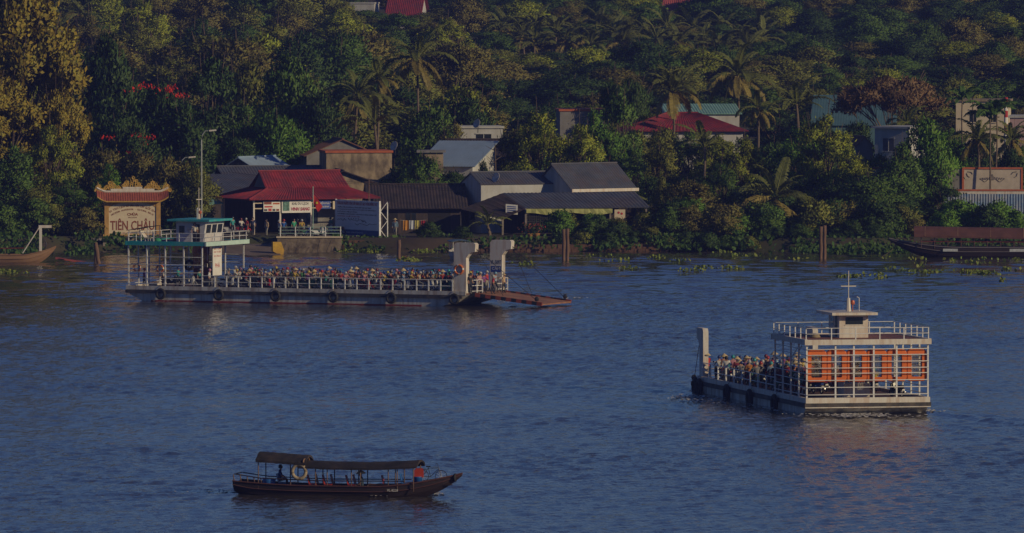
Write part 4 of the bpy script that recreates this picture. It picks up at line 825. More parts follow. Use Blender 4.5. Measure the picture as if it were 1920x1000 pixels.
def house(name, label, px, D, rz, w, d, h, wall, roof, cat='house', rise=1.6, ov=.5, kind='gable', openings=(), pitch=.3, amp=.045, base=None, fascia=None, z0=None, ridge_y=.5):
    """w along the front (local x), d deep (local y). kind: gable (ridge along x), gable_y (ridge along y), shed (high at back), flat, hip"""
    x = P(px, 400, D).x; z = land_z(x, D) if z0 is None else z0; t = thing(name, label, cat, (x, D, z), rz)
    m = MB(); m.b(0, w, 0, d, -.5, h)
    if kind == 'gable': m.prism([(0, h), (d, h), (d * ridge_y, h + rise)], 0, 0.0, w)
    if kind == 'gable_y': m.prism([(0, h), (w, h), (w / 2, h + rise)], 1, 0, d)
    if kind == 'shed': m.prism([(0, h), (d, h), (d, h + rise)], 0, 0, w)
    m.build('wall', wall, t); e = .03
    def slope(a, b, c, d_): return MB().corr(a, b, c, d_, pitch, amp).build('roof_slope', roof, t)
    if kind == 'gable':
        k = rise / (d * ridge_y); k2 = rise / (d * (1 - ridge_y)); slope((-ov, -ov, h - ov * k + .06), (w + ov, -ov, h - ov * k + .06), (w + ov, d * ridge_y, h + rise + .06), (-ov, d * ridge_y, h + rise + .06)); slope((w + ov, d + ov, h - ov * k2 + .06), (-ov, d + ov, h - ov * k2 + .06), (-ov, d * ridge_y, h + rise + .06), (w + ov, d * ridge_y, h + rise + .06))
        MB().tube([(-ov, d * ridge_y, h + rise + .1), (w + ov, d * ridge_y, h + rise + .1)], .1, 6).build('ridge_cap', roof, t)
    elif kind == 'gable_y':
        k = rise / (w / 2); slope((-ov, d + ov, h - ov * k + .06), (-ov, -ov, h - ov * k + .06), (w / 2, -ov, h + rise + .06), (w / 2, d + ov, h + rise + .06)); slope((w + ov, -ov, h - ov * k + .06), (w + ov, d + ov, h - ov * k + .06), (w / 2, d + ov, h + rise + .06), (w / 2, -ov, h + rise + .06))
        MB().tube([(w / 2, -ov, h + rise + .1), (w / 2, d + ov, h + rise + .1)], .1, 6).build('ridge_cap', roof, t)
    elif kind == 'shed': k = rise / d; slope((-ov, -ov, h - ov * k + .07), (w + ov, -ov, h - ov * k + .07), (w + ov, d + ov, h + rise + ov * k + .07), (-ov, d + ov, h + rise + ov * k + .07))
    elif kind == 'flat': MB().b(-ov, w + ov, -ov, d + ov, h + .005, h + .22).build('roof_slab', roof, t)
    elif kind == 'hip':
        i = min(w, d) * .5; A = [(-ov, -ov, h), (w + ov, -ov, h), (w + ov, d + ov, h), (-ov, d + ov, h)]; r0 = (i, d / 2, h + rise); r1 = (w - i, d / 2, h + rise)
        slope(A[0], A[1], r1, r0); slope(A[2], A[3], r0, r1); slope(A[1], A[2], (r1[0] + .01, r1[1] + .02, r1[2]), (r1[0] + .01, r1[1] - .02, r1[2])); slope(A[3], A[0], (r0[0] - .01, r0[1] - .02, r0[2]), (r0[0] - .01, r0[1] + .02, r0[2]))
        MB().tube([r0, r1], .12, 6).build('ridge_cap', roof, t)
    for (f, a, b, z0_, z1, nm) in openings:
        mt = {'door': M_OPEN, 'window': M_GLASS, 'shutter': M_RGREY, 'opening': M_OPEN}[nm]; o = MB()
        if f == 'f': o.b(a, b, -.03, .05, z0_, z1)
        else: o.b(-.03, .05, a, b, z0_, z1)
        ob = o.build(nm if nm != 'shutter' else 'window', mt, t)
        if nm in ('window', 'shutter'):
            fr = MB()
            if f == 'f':
                fr.b(a - .08, b + .08, -.09, -.035, z1, z1 + .09); fr.b(a - .08, b + .08, -.12, -.035, z0_ - .09, z0_); fr.b((a + b) / 2 - .03, (a + b) / 2 + .03, -.06, -.035, z0_, z1)
            else: fr.b(-.09, -.035, a - .08, b + .08, z1, z1 + .09); fr.b(-.12, -.035, a - .08, b + .08, z0_ - .09, z0_)
            fr.build('frame', wall, ob)
    if fascia: MB().b(-ov - .05, w + ov + .05, -ov - .14, -ov - .02, h - .32, h - .02).build('gutter', fascia, t)
    return t
# --- left cluster
house('tin_house', 'house with pale blue tin roof and tan gable behind the lamp post', 398, 906, R(-28), 6.5, 7, 4.7, M_WALLB, M_RBLUE, rise=1.8, kind='gable_y', ov=.4)
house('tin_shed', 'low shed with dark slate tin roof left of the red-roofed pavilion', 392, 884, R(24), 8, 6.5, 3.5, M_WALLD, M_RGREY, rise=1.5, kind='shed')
house('tin_shed', 'long grey tin-roofed shed with red ridge behind the red-roofed pavilion', 440, 893, R(14), 10.5, 9, 3.7, M_WALLG, M_RGREY, rise=2.0, kind='gable', ridge_y=.7)
house('stained_building', 'flat building with weathered beige wall and orange rim above the pavilion', 612, 897, R(8), 6.7, 6, 7.2, M_WALLB, M_CAP, kind='flat', ov=.12)
house('gable_shed', 'low gabled shed with stained wall between pavilion and beige building', 560, 886, R(8), 9, 6, 4.0, M_WALLB, M_RDARK, rise=1.6, kind='gable_y', ov=.45)
house('grey_shed', 'grey shed with rusty tile roof edge under the young coconut palm', 575, 916, R(10), 7.5, 6, 6.5, M_WALLG, M_RRUST, rise=1.6, kind='gable_y', ov=.3)
house('tin_house', 'small bluish roof among the trees at the left edge', -15, 892, R(20), 4.5, 6, 6.0, M_WALLB, M_RBLUE, rise=1.2, kind='shed')
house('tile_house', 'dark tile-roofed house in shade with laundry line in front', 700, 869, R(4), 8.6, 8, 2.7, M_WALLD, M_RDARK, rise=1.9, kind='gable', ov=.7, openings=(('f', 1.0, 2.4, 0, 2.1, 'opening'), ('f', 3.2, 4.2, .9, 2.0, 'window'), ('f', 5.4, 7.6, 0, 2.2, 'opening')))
house('blue_roof_house', 'house with broad plain blue roof above the dark bushes', 785, 894, R(-20), 5.8, 6.5, 6.0, M_WALLW, M_RBLUE, rise=2.2, kind='shed', ov=.35, amp=.012)
house('balcony_block', 'mossy concrete balcony block at the left of the blue roof', 786, 890, R(0), 2.4, 3, 7.4, M_WALLB, M_WALLG, kind='flat', ov=.25)
house('tile_house', 'house with dark red-brown tile roof behind the bare tree', 845, 903, R(0), 5.2, 6, 6.7, M_WALLG, M_RDARK, rise=1.6, kind='gable', ov=.5)
house('flat_house', 'white flat-roofed house with satellite dish above the dark tile roof', 857, 925, R(6), 4.8, 5, 9.1, M_WALLW, M_WALLW, kind='flat', ov=.15, openings=(('f', 2.0, 3.6, 7.4, 8.5, 'window'),))
# --- white riverside house with awning
wx = 866
house('white_house', 'white riverside house with grey roof, gable wall facing left', 902, 870, R(24), 9.0, 4.9, 4.75, M_WALLW, M_RGREY, rise=1.05, kind='gable', ov=.12, openings=(('s', 1.5, 2.6, 1.2, 2.7, 'window'), ('s', 2.9, 3.9, 0, 2.2, 'shutter'), ('f', 2.2, 4.2, 1.5, 2.9, 'window')))
house('white_house', 'white gabled house with large ribbed grey roof and cream gutter', 1073, 870.5, R(36), 7.6, 6.4, 4.3, M_WALLW, M_RGREY, rise=2.3, kind='gable', ov=.25, fascia=M_CREAM, amp=.05)
def awning_house():
    x = P(985, 400, 864).x; t = thing('riverside_cafe', 'open riverside shelter under a ribbed grey awning with yellow-green tarp', 'shelter', (x, 862.5, LAND), R(3)); w = 12.2
    MB().corr((0, 0, 2.62), (w, 0, 2.72), (w - 1.2, 4.0, 4.1), (-2.0, 4.0, 4.0), .35, .05).build('roof_slope', M_RGREY, t)
    MB().corr((-2.3, -.4, 1.6), (0, 0, 2.62), (-2.0, 4.0, 4.0), (-6.2, 2.2, 2.5), .35, .04).build('roof_slope', M_RDARK, t)
    for k, xx in enumerate((-2.2, .05, 4.1, 6.7, 8.3, 11.8)): MB().b(xx - .09, xx + .09, -.02, .16, 0, 2.6 if k else 1.65).build('post', M_CONC, t)
    tp = MB(); n = 18; vs = []
    for i in range(n + 1):
        xx = .1 + 8.4 * i / n; vs += [(xx, -.12 + .05 * math.sin(i * 1.7), 2.58), (xx, -.15 + .06 * math.sin(i * 2.3), 2.58 - .62 + .22 * math.sin(i * .35 + 1.3) ** 2)]
    tp.add(vs, [(2 * i, 2 * i + 2, 2 * i + 3, 2 * i + 1) for i in range(n)]); o = tp.build('tarp', mat('tarp', (.42, .42, .15), .7, .25, 2), t); sm = o.modifiers.new('t', 'SOLIDIFY'); sm.thickness = .02
    nt_ = MB()
    for k in range(22): nt_.bar((.2 + k * .18, .1, .1), (.2 + k * .18 + .0, .1, 2.1), .015)
    for k in range(12): nt_.bar((.15, .1, .15 + k * .17), (4.0, .1, .15 + k * .17), .015)
    nt_.build('mesh_fence', mat('fence_wire', (.2, .19, .18), .6, .2, 5), t)
    MB().b(-2, 11, 3.9, 4.0, -.2, 3.9).build('back_wall', M_WALLD, t); MB().b(4.3, 8.2, .6, .7, .4, .9).build('counter', M_WALLG, t)
    MB().b(8.7, 9.75, -.1, -.05, .6, 2.5).build('menu_board', M_SIGNC, t)
    for k, (xx, zz) in enumerate(((9.1, 2.2), (9.4, 2.1), (9.2, 1.6))): MB().lathe((0, 0, 0), [(.12, 0), (.1, .02), (.01, .02)], 8).build('emblem', M_RED if k < 2 else M_DARK, t).matrix_local = face_M((xx, -.112, zz), (1, 0, 0))
    MB().slab((-1.9, .3, 2.1), (-.75, .1, 2.0), (-.75, .1, 2.95), (-1.9, .3, 3.05), .05).build('signboard', M_WHITE, t)
    for k in range(4): MB().slab((-1.75, .245, 2.25 + k * .18), (-.9, .1, 2.18 + k * .18), (-.9, .1, 2.26 + k * .18), (-1.75, .245, 2.33 + k * .18), .01).build('lettering', M_BLUE, t)
awning_house()
# --- right side
house('red_roof_house', 'long house with bright red roof among trees right of centre', 1178, 962, R(4), 12.5, 9, 6.9, M_WALLW, M_RTILE, rise=1.9, kind='hip', ov=.6, pitch=.4)
house('green_roof_house', 'pale green roofed house just above the long red roof', 1252, 985, R(5), 8, 6, 7.6, M_WALLW, M_RGREEN, rise=.9, kind='shed', ov=.3)
house('teal_hall', 'large plain teal hall behind the rust-brown umbrella tree', 1524, 985, R(-4), 9, 8, 6.4, M_RTEAL, M_RTEAL, rise=3.0, kind='shed', ov=.3, amp=.012)
house('white_house', 'white flat-roofed house with louvred window right of centre', 1640, 897, R(-30), 3.9, 5, 9.7, M_WALLW, M_WALLW, kind='flat', ov=.28, openings=(('f', .95, 2.2, 7.4, 8.7, 'shutter'),))
house('brick_annex', 'low dark annex against the left of the white flat-roofed house', 1606, 900, R(14), 1.7, 4, 7.9, M_WALLG, M_RRUST, rise=.8, kind='gable_y', ov=.15)
house('beige_house', 'beige house with turquoise ledge behind the areca palms', 1792, 948, R(-6), 5.6, 6, 10.8, M_SIGNC, M_WALLB, kind='flat', ov=.2, openings=(('f', 1.5, 2.2, 8.6, 9.9, 'window'), ('f', 3.6, 4.3, 8.6, 9.9, 'window')))
house('pink_house', 'pinkish low house at the far right edge', 1893, 905, R(-6), 4.6, 6, 10.6, mat('wall_pink', (.45, .30, .30), .9, .2, 1), M_WALLW, kind='flat', ov=.15)
house('far_red_house', 'small far house with red roof at the top edge, left of centre', 728, 1400, R(-12), 5.0, 5.5, 2.9, M_WALLW, M_RTILE, rise=3.4, kind='gable', ov=.5)
house('far_red_house', 'small far house with faded red roof at the top edge, right of centre', 1243, 1400, R(-14), 4.2, 5.0, 3.2, M_WALLB, mat('roof_faded_red', (.40, .09, .08), .7, .3, 1), rise=2.6, kind='gable', ov=.4)
house('far_white_house', 'far white wall showing through trees at the top edge near the red roof', 655, 1402, R(-8), 4, 5, 4.2, M_WALLW, M_WALLW, kind='flat', ov=.1)
house('pale_house', 'pale house wall with red edge half hidden above the light-green trees', 1050, 945, R(4), 5, 6, 9.9, M_WALLG, M_CAP, kind='flat', ov=.12)
t = thing('striped_chimney', 'red and white striped pipe at the far right above the beige house', 'chimney', (P(1886, 300, 930).x, 930, land_z(50, 930)))
for k in range(6): MB().tube([(0, 0, 7.9 + k * .7), (0, 0, 8.6 + k * .7)], .2, 9).build('pipe_section', M_RED if k % 2 else M_WHITE, t)
MB().tube([(0, 0, -.2), (0, 0, 7.9)], .2, 9).build('pipe_section', M_WHITE, t)
# hut of thatch
house('thatch_hut', 'small hut with torn thatch roof beside the big near palm', 1362, 869, R(6), 2.6, 2.4, 1.7, M_WALLD, mat('thatch', (.20, .14, .07), .95, .4, 3), rise=.9, kind='gable', ov=.5, amp=.02)
# relief wall and blue fence
t = thing('relief_wall', 'cream relief panel with orange border on the right bank wall', 'wall', (P(1806, 400, 880).x, 880, LAND), R(-2))
MB().b(-3.2, 0, .1, .3, 0, 6.0).build('grey_wall', M_WALLG, t); MB().b(0, 5.8, 0, .3, 3.7, 6.0).build('panel', mat('relief_plaster', (.50, .43, .36), .9, .2, 1.5, bump=.3), t)
for a in ((-.1, 5.9, -.08, .38, 6.0, 6.18), (-.12, .08, -.06, .36, 3.7, 5.995), (5.72, 5.92, -.06, .36, 3.7, 5.995)): MB().b(*a).build('border', M_CAP, t)
sc_ = MB()
for sg in (-1, 1):                                                      # mirrored leafy vines rising to a central bud
    sc_.tube([(2.9 + sg * 1.25 * f, -.03, 4.95 + .16 * math.sin(f * 8) - .08 * f) for f in [q / 12 for q in range(13)]], [.05 * (1 - q / 16) for q in range(13)], 5)
    for q in range(5): f = .15 + q * .18; sc_.prism([(2.9 + sg * 1.25 * f, 4.95), (2.9 + sg * (1.25 * f + .16), 5.06 + .1 * (q % 2)), (2.9 + sg * (1.25 * f + .05), 5.24 - .03 * q)], 1, -.06, -.01)
sc_.prism([(2.72, 4.95), (3.08, 4.95), (3.02, 5.3), (2.9, 5.52), (2.78, 5.3)], 1, -.07, -.01)
sc_.build('scrollwork', mat('relief_grey', (.22, .19, .17), .9), t)
for cx_, sg in ((.45, 1), (5.3, -1)):
    c_ = MB(); c_.tube([(cx_, -.03, 5.75), (cx_ + sg * .35, -.03, 5.7), (cx_ + sg * .5, -.03, 5.5)], .04, 5); c_.tube([(cx_ - sg * .1, -.03, 5.6), (cx_, -.03, 5.3), (cx_ + sg * .2, -.03, 5.2)], .04, 5); c_.build('corner_scroll', mat('relief_grey'), t)
MB().b(-1.6, 7.4, -1.2, -.9, 3.3, 3.85).build('ledge', M_CREAM, t); MB().b(-1.7, 7.5, -1.25, -.85, 3.855, 4.02).build('ledge_cap', M_CAP, t)
t = thing('blue_fence', 'corrugated blue metal fence on the right bank below the relief panel', 'fence', (P(1770, 400, 874).x, 874, LAND), R(-2))
for k in range(5):
    MB().corr((k * 1.62, 0, -.1), (k * 1.62 + 1.6, 0, -.1), (k * 1.62 + 1.6, .02, 3.7), (k * 1.62, .02, 3.7), .26, .05).build('sheet', mat('fence_blue', (.12, .20, .34), .5, .2, 1, stain=(.35, .33, .34), stain_scale=.8, stain_amt=.6, metal=.2), t)
t = thing('garden_wall', 'white wall piece with orange cap below the white flat-roofed house', 'wall', (P(1612, 400, 884).x, 884, LAND), 0); MB().b(0, 5.0, 0, .3, 0, 5.9).build('wall', M_WALLW, t); MB().b(-.1, 5.1, -.1, .4, 5.905, 6.1).build('cap', M_CAP, t)
# --- red-roofed pavilion
KA = R(25); kp = Vector((P(474, 400, 864).x, 864, LAND))
def pavilion():
    t = thing('pavilion', 'open waiting pavilion with two-tier red tile roof and signs at its eaves', 'pavilion', kp, KA); w, d = 12.6, 7.6; e, m1, r1 = 3.45, 4.55, 6.05
    O = [(-.7, -.7), (w + .7, -.7), (w + .7, d + .7), (-.7, d + .7)]; I = [(2.6, 2.0), (w - 2.0, 2.0), (w - 2.0, d - 2.0), (2.6, d - 2.0)]
    for k in range(4):
        a, b = O[k], O[(k + 1) % 4]; c, q = I[(k + 1) % 4], I[k]; MB().corr((*a, e), (*b, e), (*c, m1), (*q, m1), .3, .06).build('roof_skirt', M_RTILE, t)
    yc = d / 2; MB().corr((2.1, 1.7, m1 - .05), (w - 1.5, 1.7, m1 - .05), (w - 1.7, yc, r1), (2.3, yc, r1), .3, .06).build('roof_slope', M_RTILE, t); MB().corr((w - 1.5, d - 1.7, m1 - .05), (2.1, d - 1.7, m1 - .05), (2.3, yc, r1), (w - 1.7, yc, r1), .3, .06).build('roof_slope', M_RTILE, t)
    MB().tube([(2.2, yc, r1 + .05), (w - 1.6, yc, r1 + .05)], .12, 6).build('ridge_cap', M_RTILE, t)
    for k in range(4): MB().tube([(*O[k], e + .04), (*I[k], m1 + .04)], .09, 6).build('hip_cap', M_RTILE, t)
    for x in (2.4, w - 2.1): MB().prism([(2.0, m1 - .3), (d - 2.0, m1 - .3), (yc, r1 - .08)], 0, x, x + .1).build('gable_wall', M_WALLG, t)
    for x in (.1, 2.9, 6.2, 9.3, w - .1): MB().b(x - .08, x + .08, -.08, .08, 0, e).build('post', M_CREAM, t)
    for x in (.1, 4.2, 8.4, w - .1): MB().b(x - .08, x + .08, d - .08, d + .08, 0, e).build('post', M_CREAM, t)
    MB().b(0, w, -.06, .06, e - .42, e - .28).build('beam', M_SIGNC, t); MB().b(0, w, -.05, .05, e - .95, e - .85).build('beam', M_SIGNC, t)
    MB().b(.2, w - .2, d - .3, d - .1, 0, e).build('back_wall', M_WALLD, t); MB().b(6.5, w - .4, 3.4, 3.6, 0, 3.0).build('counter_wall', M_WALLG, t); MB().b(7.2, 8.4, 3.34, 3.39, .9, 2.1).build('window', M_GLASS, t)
    def sign(nm, x0, x1, z0, z1, m): return MB().b(x0, x1, -.22, -.14, z0, z1).build(nm, m, t)
    s = sign('signboard', 3.0, 6.1, 2.1, 3.3, M_WHITE); text('lettering', 'KHU DU LỊCH', .34, s, face_M((4.95, -.23, 2.98), (1, 0, 0)), M_DARK, w=1.75, bold=.006); text('lettering', 'VINH SANG', .42, s, face_M((4.95, -.23, 2.45), (1, 0, 0)), mat('sign_maroon', (.35, .01, .05), .6), w=2.0, italic=.15, bold=.018)
    MB().b(3.1, 3.8, -.232, -.222, 2.3, 3.2).build('picture', mat('picture_green', (.10, .22, .18), .6, .8, 4), s)
    s = sign('picture_board', 1.05, 2.8, 2.25, 3.25, M_WHITE)
    for k, (a, b, c, q) in enumerate(((1.1, 1.9, 2.95, 3.2), (2.05, 2.75, 2.95, 3.1), (1.1, 1.45, 2.3, 2.5), (1.55, 1.9, 2.3, 2.55), (2.0, 2.3, 2.3, 2.5), (2.4, 2.7, 2.3, 2.5), (1.15, 2.0, 2.65, 2.8))): MB().b(a, b, -.23, -.221, c, q).build('picture', (M_BROWNT, M_CAP, M_DARK, M_RED, M_DARK, M_BROWNT, M_RED)[k], s)
    s = sign('blue_sign', 7.0, 8.2, 2.45, 3.25, M_BLUE); text('lettering', 'BẾN PHÀ', .26, s, face_M((7.6, -.23, 2.98), (1, 0, 0)), M_WHITE, w=.95); text('lettering', 'AN BÌNH', .24, s, face_M((7.6, -.23, 2.65), (1, 0, 0)), M_WHITE, w=.85)
    sign('cream_sign', 8.45, 9.9, 2.4, 3.2, M_SIGNC)
pavilion()
def kiosk_pt(x, y, z=0): c, s = math.cos(KA), math.sin(KA); return Vector((kp.x + x * c - y * s, kp.y + x * s + y * c, LAND + z))
t = thing('flagpole', 'pale green flagpole with red flag in front of the pavilion', 'flag', P(587, 449, 858)); t.location.z = LAND
MB().tube([(0, 0, -.3), (0, 0, 4.9)], .045, 6).build('pole', mat('pole_green', (.3, .45, .4), .5), t)
fl = MB(); n = 8; vs = []
for i in range(n + 1): vs += [(.05 + .09 * i + .02 * i, .04 * math.sin(i), 4.1 - .10 * i - .02 * i * i * .3), (.05 + .055 * i, .05 * math.sin(i + .5), 3.2 - .1 * i)]
fl.add(vs, [(2 * i, 2 * i + 1, 2 * i + 3, 2 * i + 2) for i in range(n)]); f_ = fl.build('flag', mat('flag_red', (.5, .03, .02), .7), t); MB().lathe((0, 0, 0), [(.13, 0), (.01, .01)], 5).build('star', mat('flag_star', (.7, .5, .02), .7), f_).matrix_local = face_M((.38, -.06, 3.3), (1, 0, -.3))
# --- billboard
bA = P(630, 441, 864); bB = P(712, 445, 856.8); bt = thing('billboard', 'large white notice billboard with blue bottom strip on steel truss legs', 'billboard', (bA.x, bA.y, LAND), math.atan2(bB.y - bA.y, bB.x - bA.x)); BL = (Vector((bB.x - bA.x, bB.y - bA.y))).length
MB().b(0, BL, -.06, .06, .02, 3.45).build('panel', mat('billboard_white', (.74, .76, .80), .6, .1, 1), bt); MB().b(.02, BL - .02, -.072, -.062, .05, .6).build('strip', mat('billboard_blue', (.03, .10, .28), .6, .2, 2), bt)
for k in range(2): MB().b(-.05 + k * (BL), .05 + k * BL, -.09, .09, 0, 3.5).build('frame', M_RAIL, bt)
def bline(s, z, sz, m, w, x=.5): return text('lettering', s, sz, bt, face_M((BL * x, -.075, z), (1, 0, 0)), m, w=w)
bline('THÔNG BÁO NGHIÊM CHỈNH CHẤP HÀNH LUẬT GIAO THÔNG ĐƯỜNG THỦY', 3.13, .42, M_RED, BL * .92)
for k, (s, w_) in enumerate((('- PHƯƠNG TIỆN PHẢI ĐĂNG KÝ, ĐĂNG KIỂM THEO QUY ĐỊNH', .78), ('- CÓ TRANG BỊ ÁO PHAO, DỤNG CỤ CỨU SINH CHO HÀNH KHÁCH', .88), ('  NGỒI ĐÚNG NƠI QUY ĐỊNH', .45), ('- NGƯỜI ĐIỀU KHIỂN PHƯƠNG TIỆN PHẢI CÓ BẰNG, CHỨNG CHỈ', .9), ('  KHÔNG CHỞ QUÁ TẢI', .5))): bline(s, 2.75 - k * .22, .16, M_DARK if k < 4 else M_RED, BL * w_, .04 + w_ / 2)
bline('BAN AN TOÀN GIAO THÔNG', .32, .2, M_WHITE, BL * .6, .34)
dr = MB(); r_ = random.Random(3)
for (x0, x1, z) in ((.05, .25, 1.55), (.3, .65, 1.5), (.45, .95, 1.15), (.6, .72, 1.4)):
    pts = [(BL * (x0 + (x1 - x0) * k / 9), -.078, z + r_.uniform(-.1, .14)) for k in range(10)]
    for a, b in zip(pts[:-1], pts[1:]): dr.bar(a, b, .03)
dr.build('boat_drawing', M_DARK, bt)
for k in range(5): MB().b(BL * (.3 + k * .055), BL * (.3 + k * .055) + .13, -.08, -.073, 1.62, 1.72).build('boat_window', M_DARK, bt)
for x in (.05, BL * .45, BL - .05):
    for y in (.1, .9):
        MB().bar((x, y, -2.3), (x, y, 3.3), .08).build('leg', M_RAIL, bt)
    for k in range(6): MB().bar((x, .1 if k % 2 else .9, -2 + k * .9), (x, .9 if k % 2 else .1, -1.1 + k * .9), .05).build('brace', M_RAIL, bt)
for k in range(4): MB().bar((BL * k / 4, .1, 0), (BL * (k + 1) / 4 - .3, .1, -1.6), .06).build('brace', M_RAIL, bt)
# --- pagoda sign with curved roof
sA = P(196, 443, 860); st = thing('pagoda_sign', 'ornate sign wall with curved tile roof and golden scrollwork on the left bank', 'sign', (sA.x, 860, LAND), R(6)); SW = 5.45
MB().b(.3, SW - .3, 0, .25, .1, 3.35).build('panel', M_SIGNC, st)
for x in (0, SW - .42): MB().b(x, x + .42, -.1, .35, 0, 3.45).build('pillar', M_OCHRE, st)
MB().b(-.15, SW + .15, -.2, .45, -.15, .18).build('base', M_OCHRE, st)
ar = MB(); vs = []; n = 16
for i in range(n + 1): x = .42 + (SW - .84) * i / n; a = (i / n * 2 - 1); vs += [(x, -.04, 3.4), (x, -.04, 2.5 + .82 * math.sqrt(max(0, 1 - a * a * .92)))]
ar.add(vs, [(2 * i, 2 * i + 1, 2 * i + 3, 2 * i + 2) for i in range(n)]); ar.build('arch_panel', M_OCHRE, st)
rl_ = MB(); n = 30; prof = []
for i in range(n + 1):
    x = -.75 + (SW + 1.5) * i / n; a = abs(i / n * 2 - 1); up = .85 * max(0, a - .72) ** 1.6 / (.28 ** 1.6); prof.append((x, up))
for i in range(n):
    x0, u0 = prof[i]; x1, u1 = prof[i + 1]; g = .035
    for sgn in (-1, 1):
        MB().slab((x0 + g * 0, .12 + sgn * .75, 3.4 + u0 * .55), (x1 - .04, .12 + sgn * .75, 3.4 + u1 * .55), (x1 - .04, .12 + sgn * .05, 4.25 + u1 * .25), (x0, .12 + sgn * .05, 4.25 + u0 * .25), .07 * -sgn).build('tile_row', mat('tile_terracotta', (.30, .08, .05), .6, .3, 3), st)
MB().tube([(x, -.65, 3.36 + u * .55) for x, u in prof], .07, 6).build('eave_trim', M_GOLD, st); MB().tube([(x, .12, 4.33 + u * .45) for x, u in prof], .11, 6).build('ridge', M_CREAM, st)
MB().b(.6, SW - .6, .02, .22, 4.36, 4.6).build('ridge_wall', M_CREAM, st); MB().b(SW / 2 - .95, SW / 2 + .95, -.0, .24, 4.6, 4.78).build('ridge_block', M_CREAM, st)
def scroll(cx, cz, w, h, seed):
    m = MB(); r = random.Random(seed)
    for k in range(16):
        f = r.uniform(-1, 1); hh = h * (1 - abs(f)) ; m.torus((cx + f * w / 2, .12, cz + r.uniform(0, 1) * hh), r.uniform(.09, .17), .045, 1, 9, 5)
    for k in range(9):
        f = -1 + k / 4; m.tube([(cx + f * w / 2, .12, cz - .05), (cx + f * w / 2 * .9 + .08, .12, cz + h * (1 - abs(f)) * .6), (cx + f * w / 2 * .8 - .06, .12, cz + h * (1.08 - abs(f)) + .06)], [.06, .05, .01], 5)
    m.build('scrollwork', M_GOLD, st)
scroll(SW / 2, 4.85, 1.9, .95, 1); scroll(.75, 4.6, 1.5, .8, 2); scroll(SW - .75, 4.6, 1.5, .8, 3); scroll(-.6, 4.4, .7, .8, 4); scroll(SW + .6, 4.4, .7, .8, 5)
def sline(s, z, sz, w, m=M_BROWNT, x=.5, bold=0): return text('lettering', s, sz, st, face_M((SW * x, -.012, z), (1, 0, 0)), m, w=w, bold=bold)
sline('TIÊN CHÂU', .98, 1.25, 4.3, bold=.022); sline('CHÙA', 2.1, .34, 1.05, bold=.012); sline('PAGODA', 1.8, .2, .85); sline('XÃ AN BÌNH - HUYỆN LONG HỒ', .28, .16, 3.6)
for s, rad, sz in (('DI TÍCH LỊCH SỬ VĂN HÓA CẤP QUỐC GIA', 4.35, .26), ('NATIONAL HISTORICAL - CULTURAL RELIC', 4.0, .22)):
    span = 1.04; n = len(s)
    for i, ch in enumerate(s):
        if ch == ' ': continue
        a = (i / (n - 1) - .5) * span; c = Vector((SW / 2 + rad * math.sin(a), -.012, 2.9 - 4.3 + rad * math.cos(a) + (.0))); text('letter', ch, sz, st, face_M(c, (math.cos(a), 0, -math.sin(a)), (math.sin(a), 0, math.cos(a))), M_BROWNT, bold=.004)
# platform under the sign
t = thing('sign_platform', 'concrete platform on stilts carrying the ornate sign wall', 'platform', (sA.x, 858.6, 0), R(4)); MB().b(-1.2, 7.4, -.6, 2.6, .98, 1.2).build('slab', M_CONC, t)
for x in (.1, 2.6, 5.0, 7.0): MB().b(x - .2, x + .2, -.3, .1, -1, .98).build('stilt', M_CONC, t)
# slipway, quay and their rails
t = MB(); t.slab(P(392, 480, 846), P(528, 484, 844), P(515, 444, 862), P(395, 444, 862), .3); o = t.build('slipway', mat('slipway_concrete', (.20, .15, .12), .9, .3, .6, stain=(.09, .07, .06), stain_scale=.4, stain_amt=.6)); 
for v in o.data.vertices: v.co.z = min(v.co.z, LAND + .08)
tag(o, kind='structure')
q0 = P(520, 450, 853); q = thing('quay_wall', 'sunlit concrete quay wall below the parked motorbikes', 'quay', (q0.x, 853, 0), R(2)); MB().b(0, 6.2, 0, 8, -1.2, 1.42).build('wall', mat('quay_concrete', (.24, .19, .14), .95, .4, 1.0, stain=(.06, .045, .035), stain_scale=.9, stain_amt=.85, bump=.5, bscale=4), q); MB().b(-.1, 6.3, -.12, .3, 1.425, 1.55).build('coping', M_SIGNC, q)
for k in range(5): part('rail_post', U_POST, q, (.3 + k * 1.45, .1, 1.55), sc=(1, 1, .95))
for z in (.35, .65, .95): along(q, 'rail', (.1, .1, 1.5 + z), (6.2, .1, 1.5 + z), cyl_mesh('rail', .03, 1, mat('pole_green')))
b_ = MB()
for k in range(9): b_.bar((.3 + k * .7, -.06, -.6), (1.1 + k * .7 + rng.uniform(-.5, .5), -.06 - rng.uniform(0, .2), rng.uniform(.5, 1.3)), .022)
b_.build('dry_branches', M_WOODP, q)
for (a, b_, lb) in ((626, 870, 'reddish earth bank edging the water below the billboard and dark house'), (885, 1260, 'low brown brick edging along the water in front of the riverside shelter')):
    x0, x1 = P(a, 470, 855).x, P(b_, 470, 855).x; t = thing('bank_edging', lb, 'bank wall', (x0, 855.2, 0), R(1)); r = random.Random(a); n = int((x1 - x0) / .55)
    bm_ = MB().box((0, 0, 0), (.52, .5, .42)).mesh('stone', mat('edging_stone', (.12, .065, .04), .95, .4, 1.5, bump=.5, bscale=6))
    for k in range(n):
        for rw in range(2 if a > 700 else 3): part('stone', bm_, t, (k * .55 + (.27 if rw % 2 else 0), .25 * rw + r.uniform(-.07, .07), .1 + rw * .40), 0, (r.uniform(-.08, .08), r.uniform(-.06, .06), r.uniform(-.1, .1)))
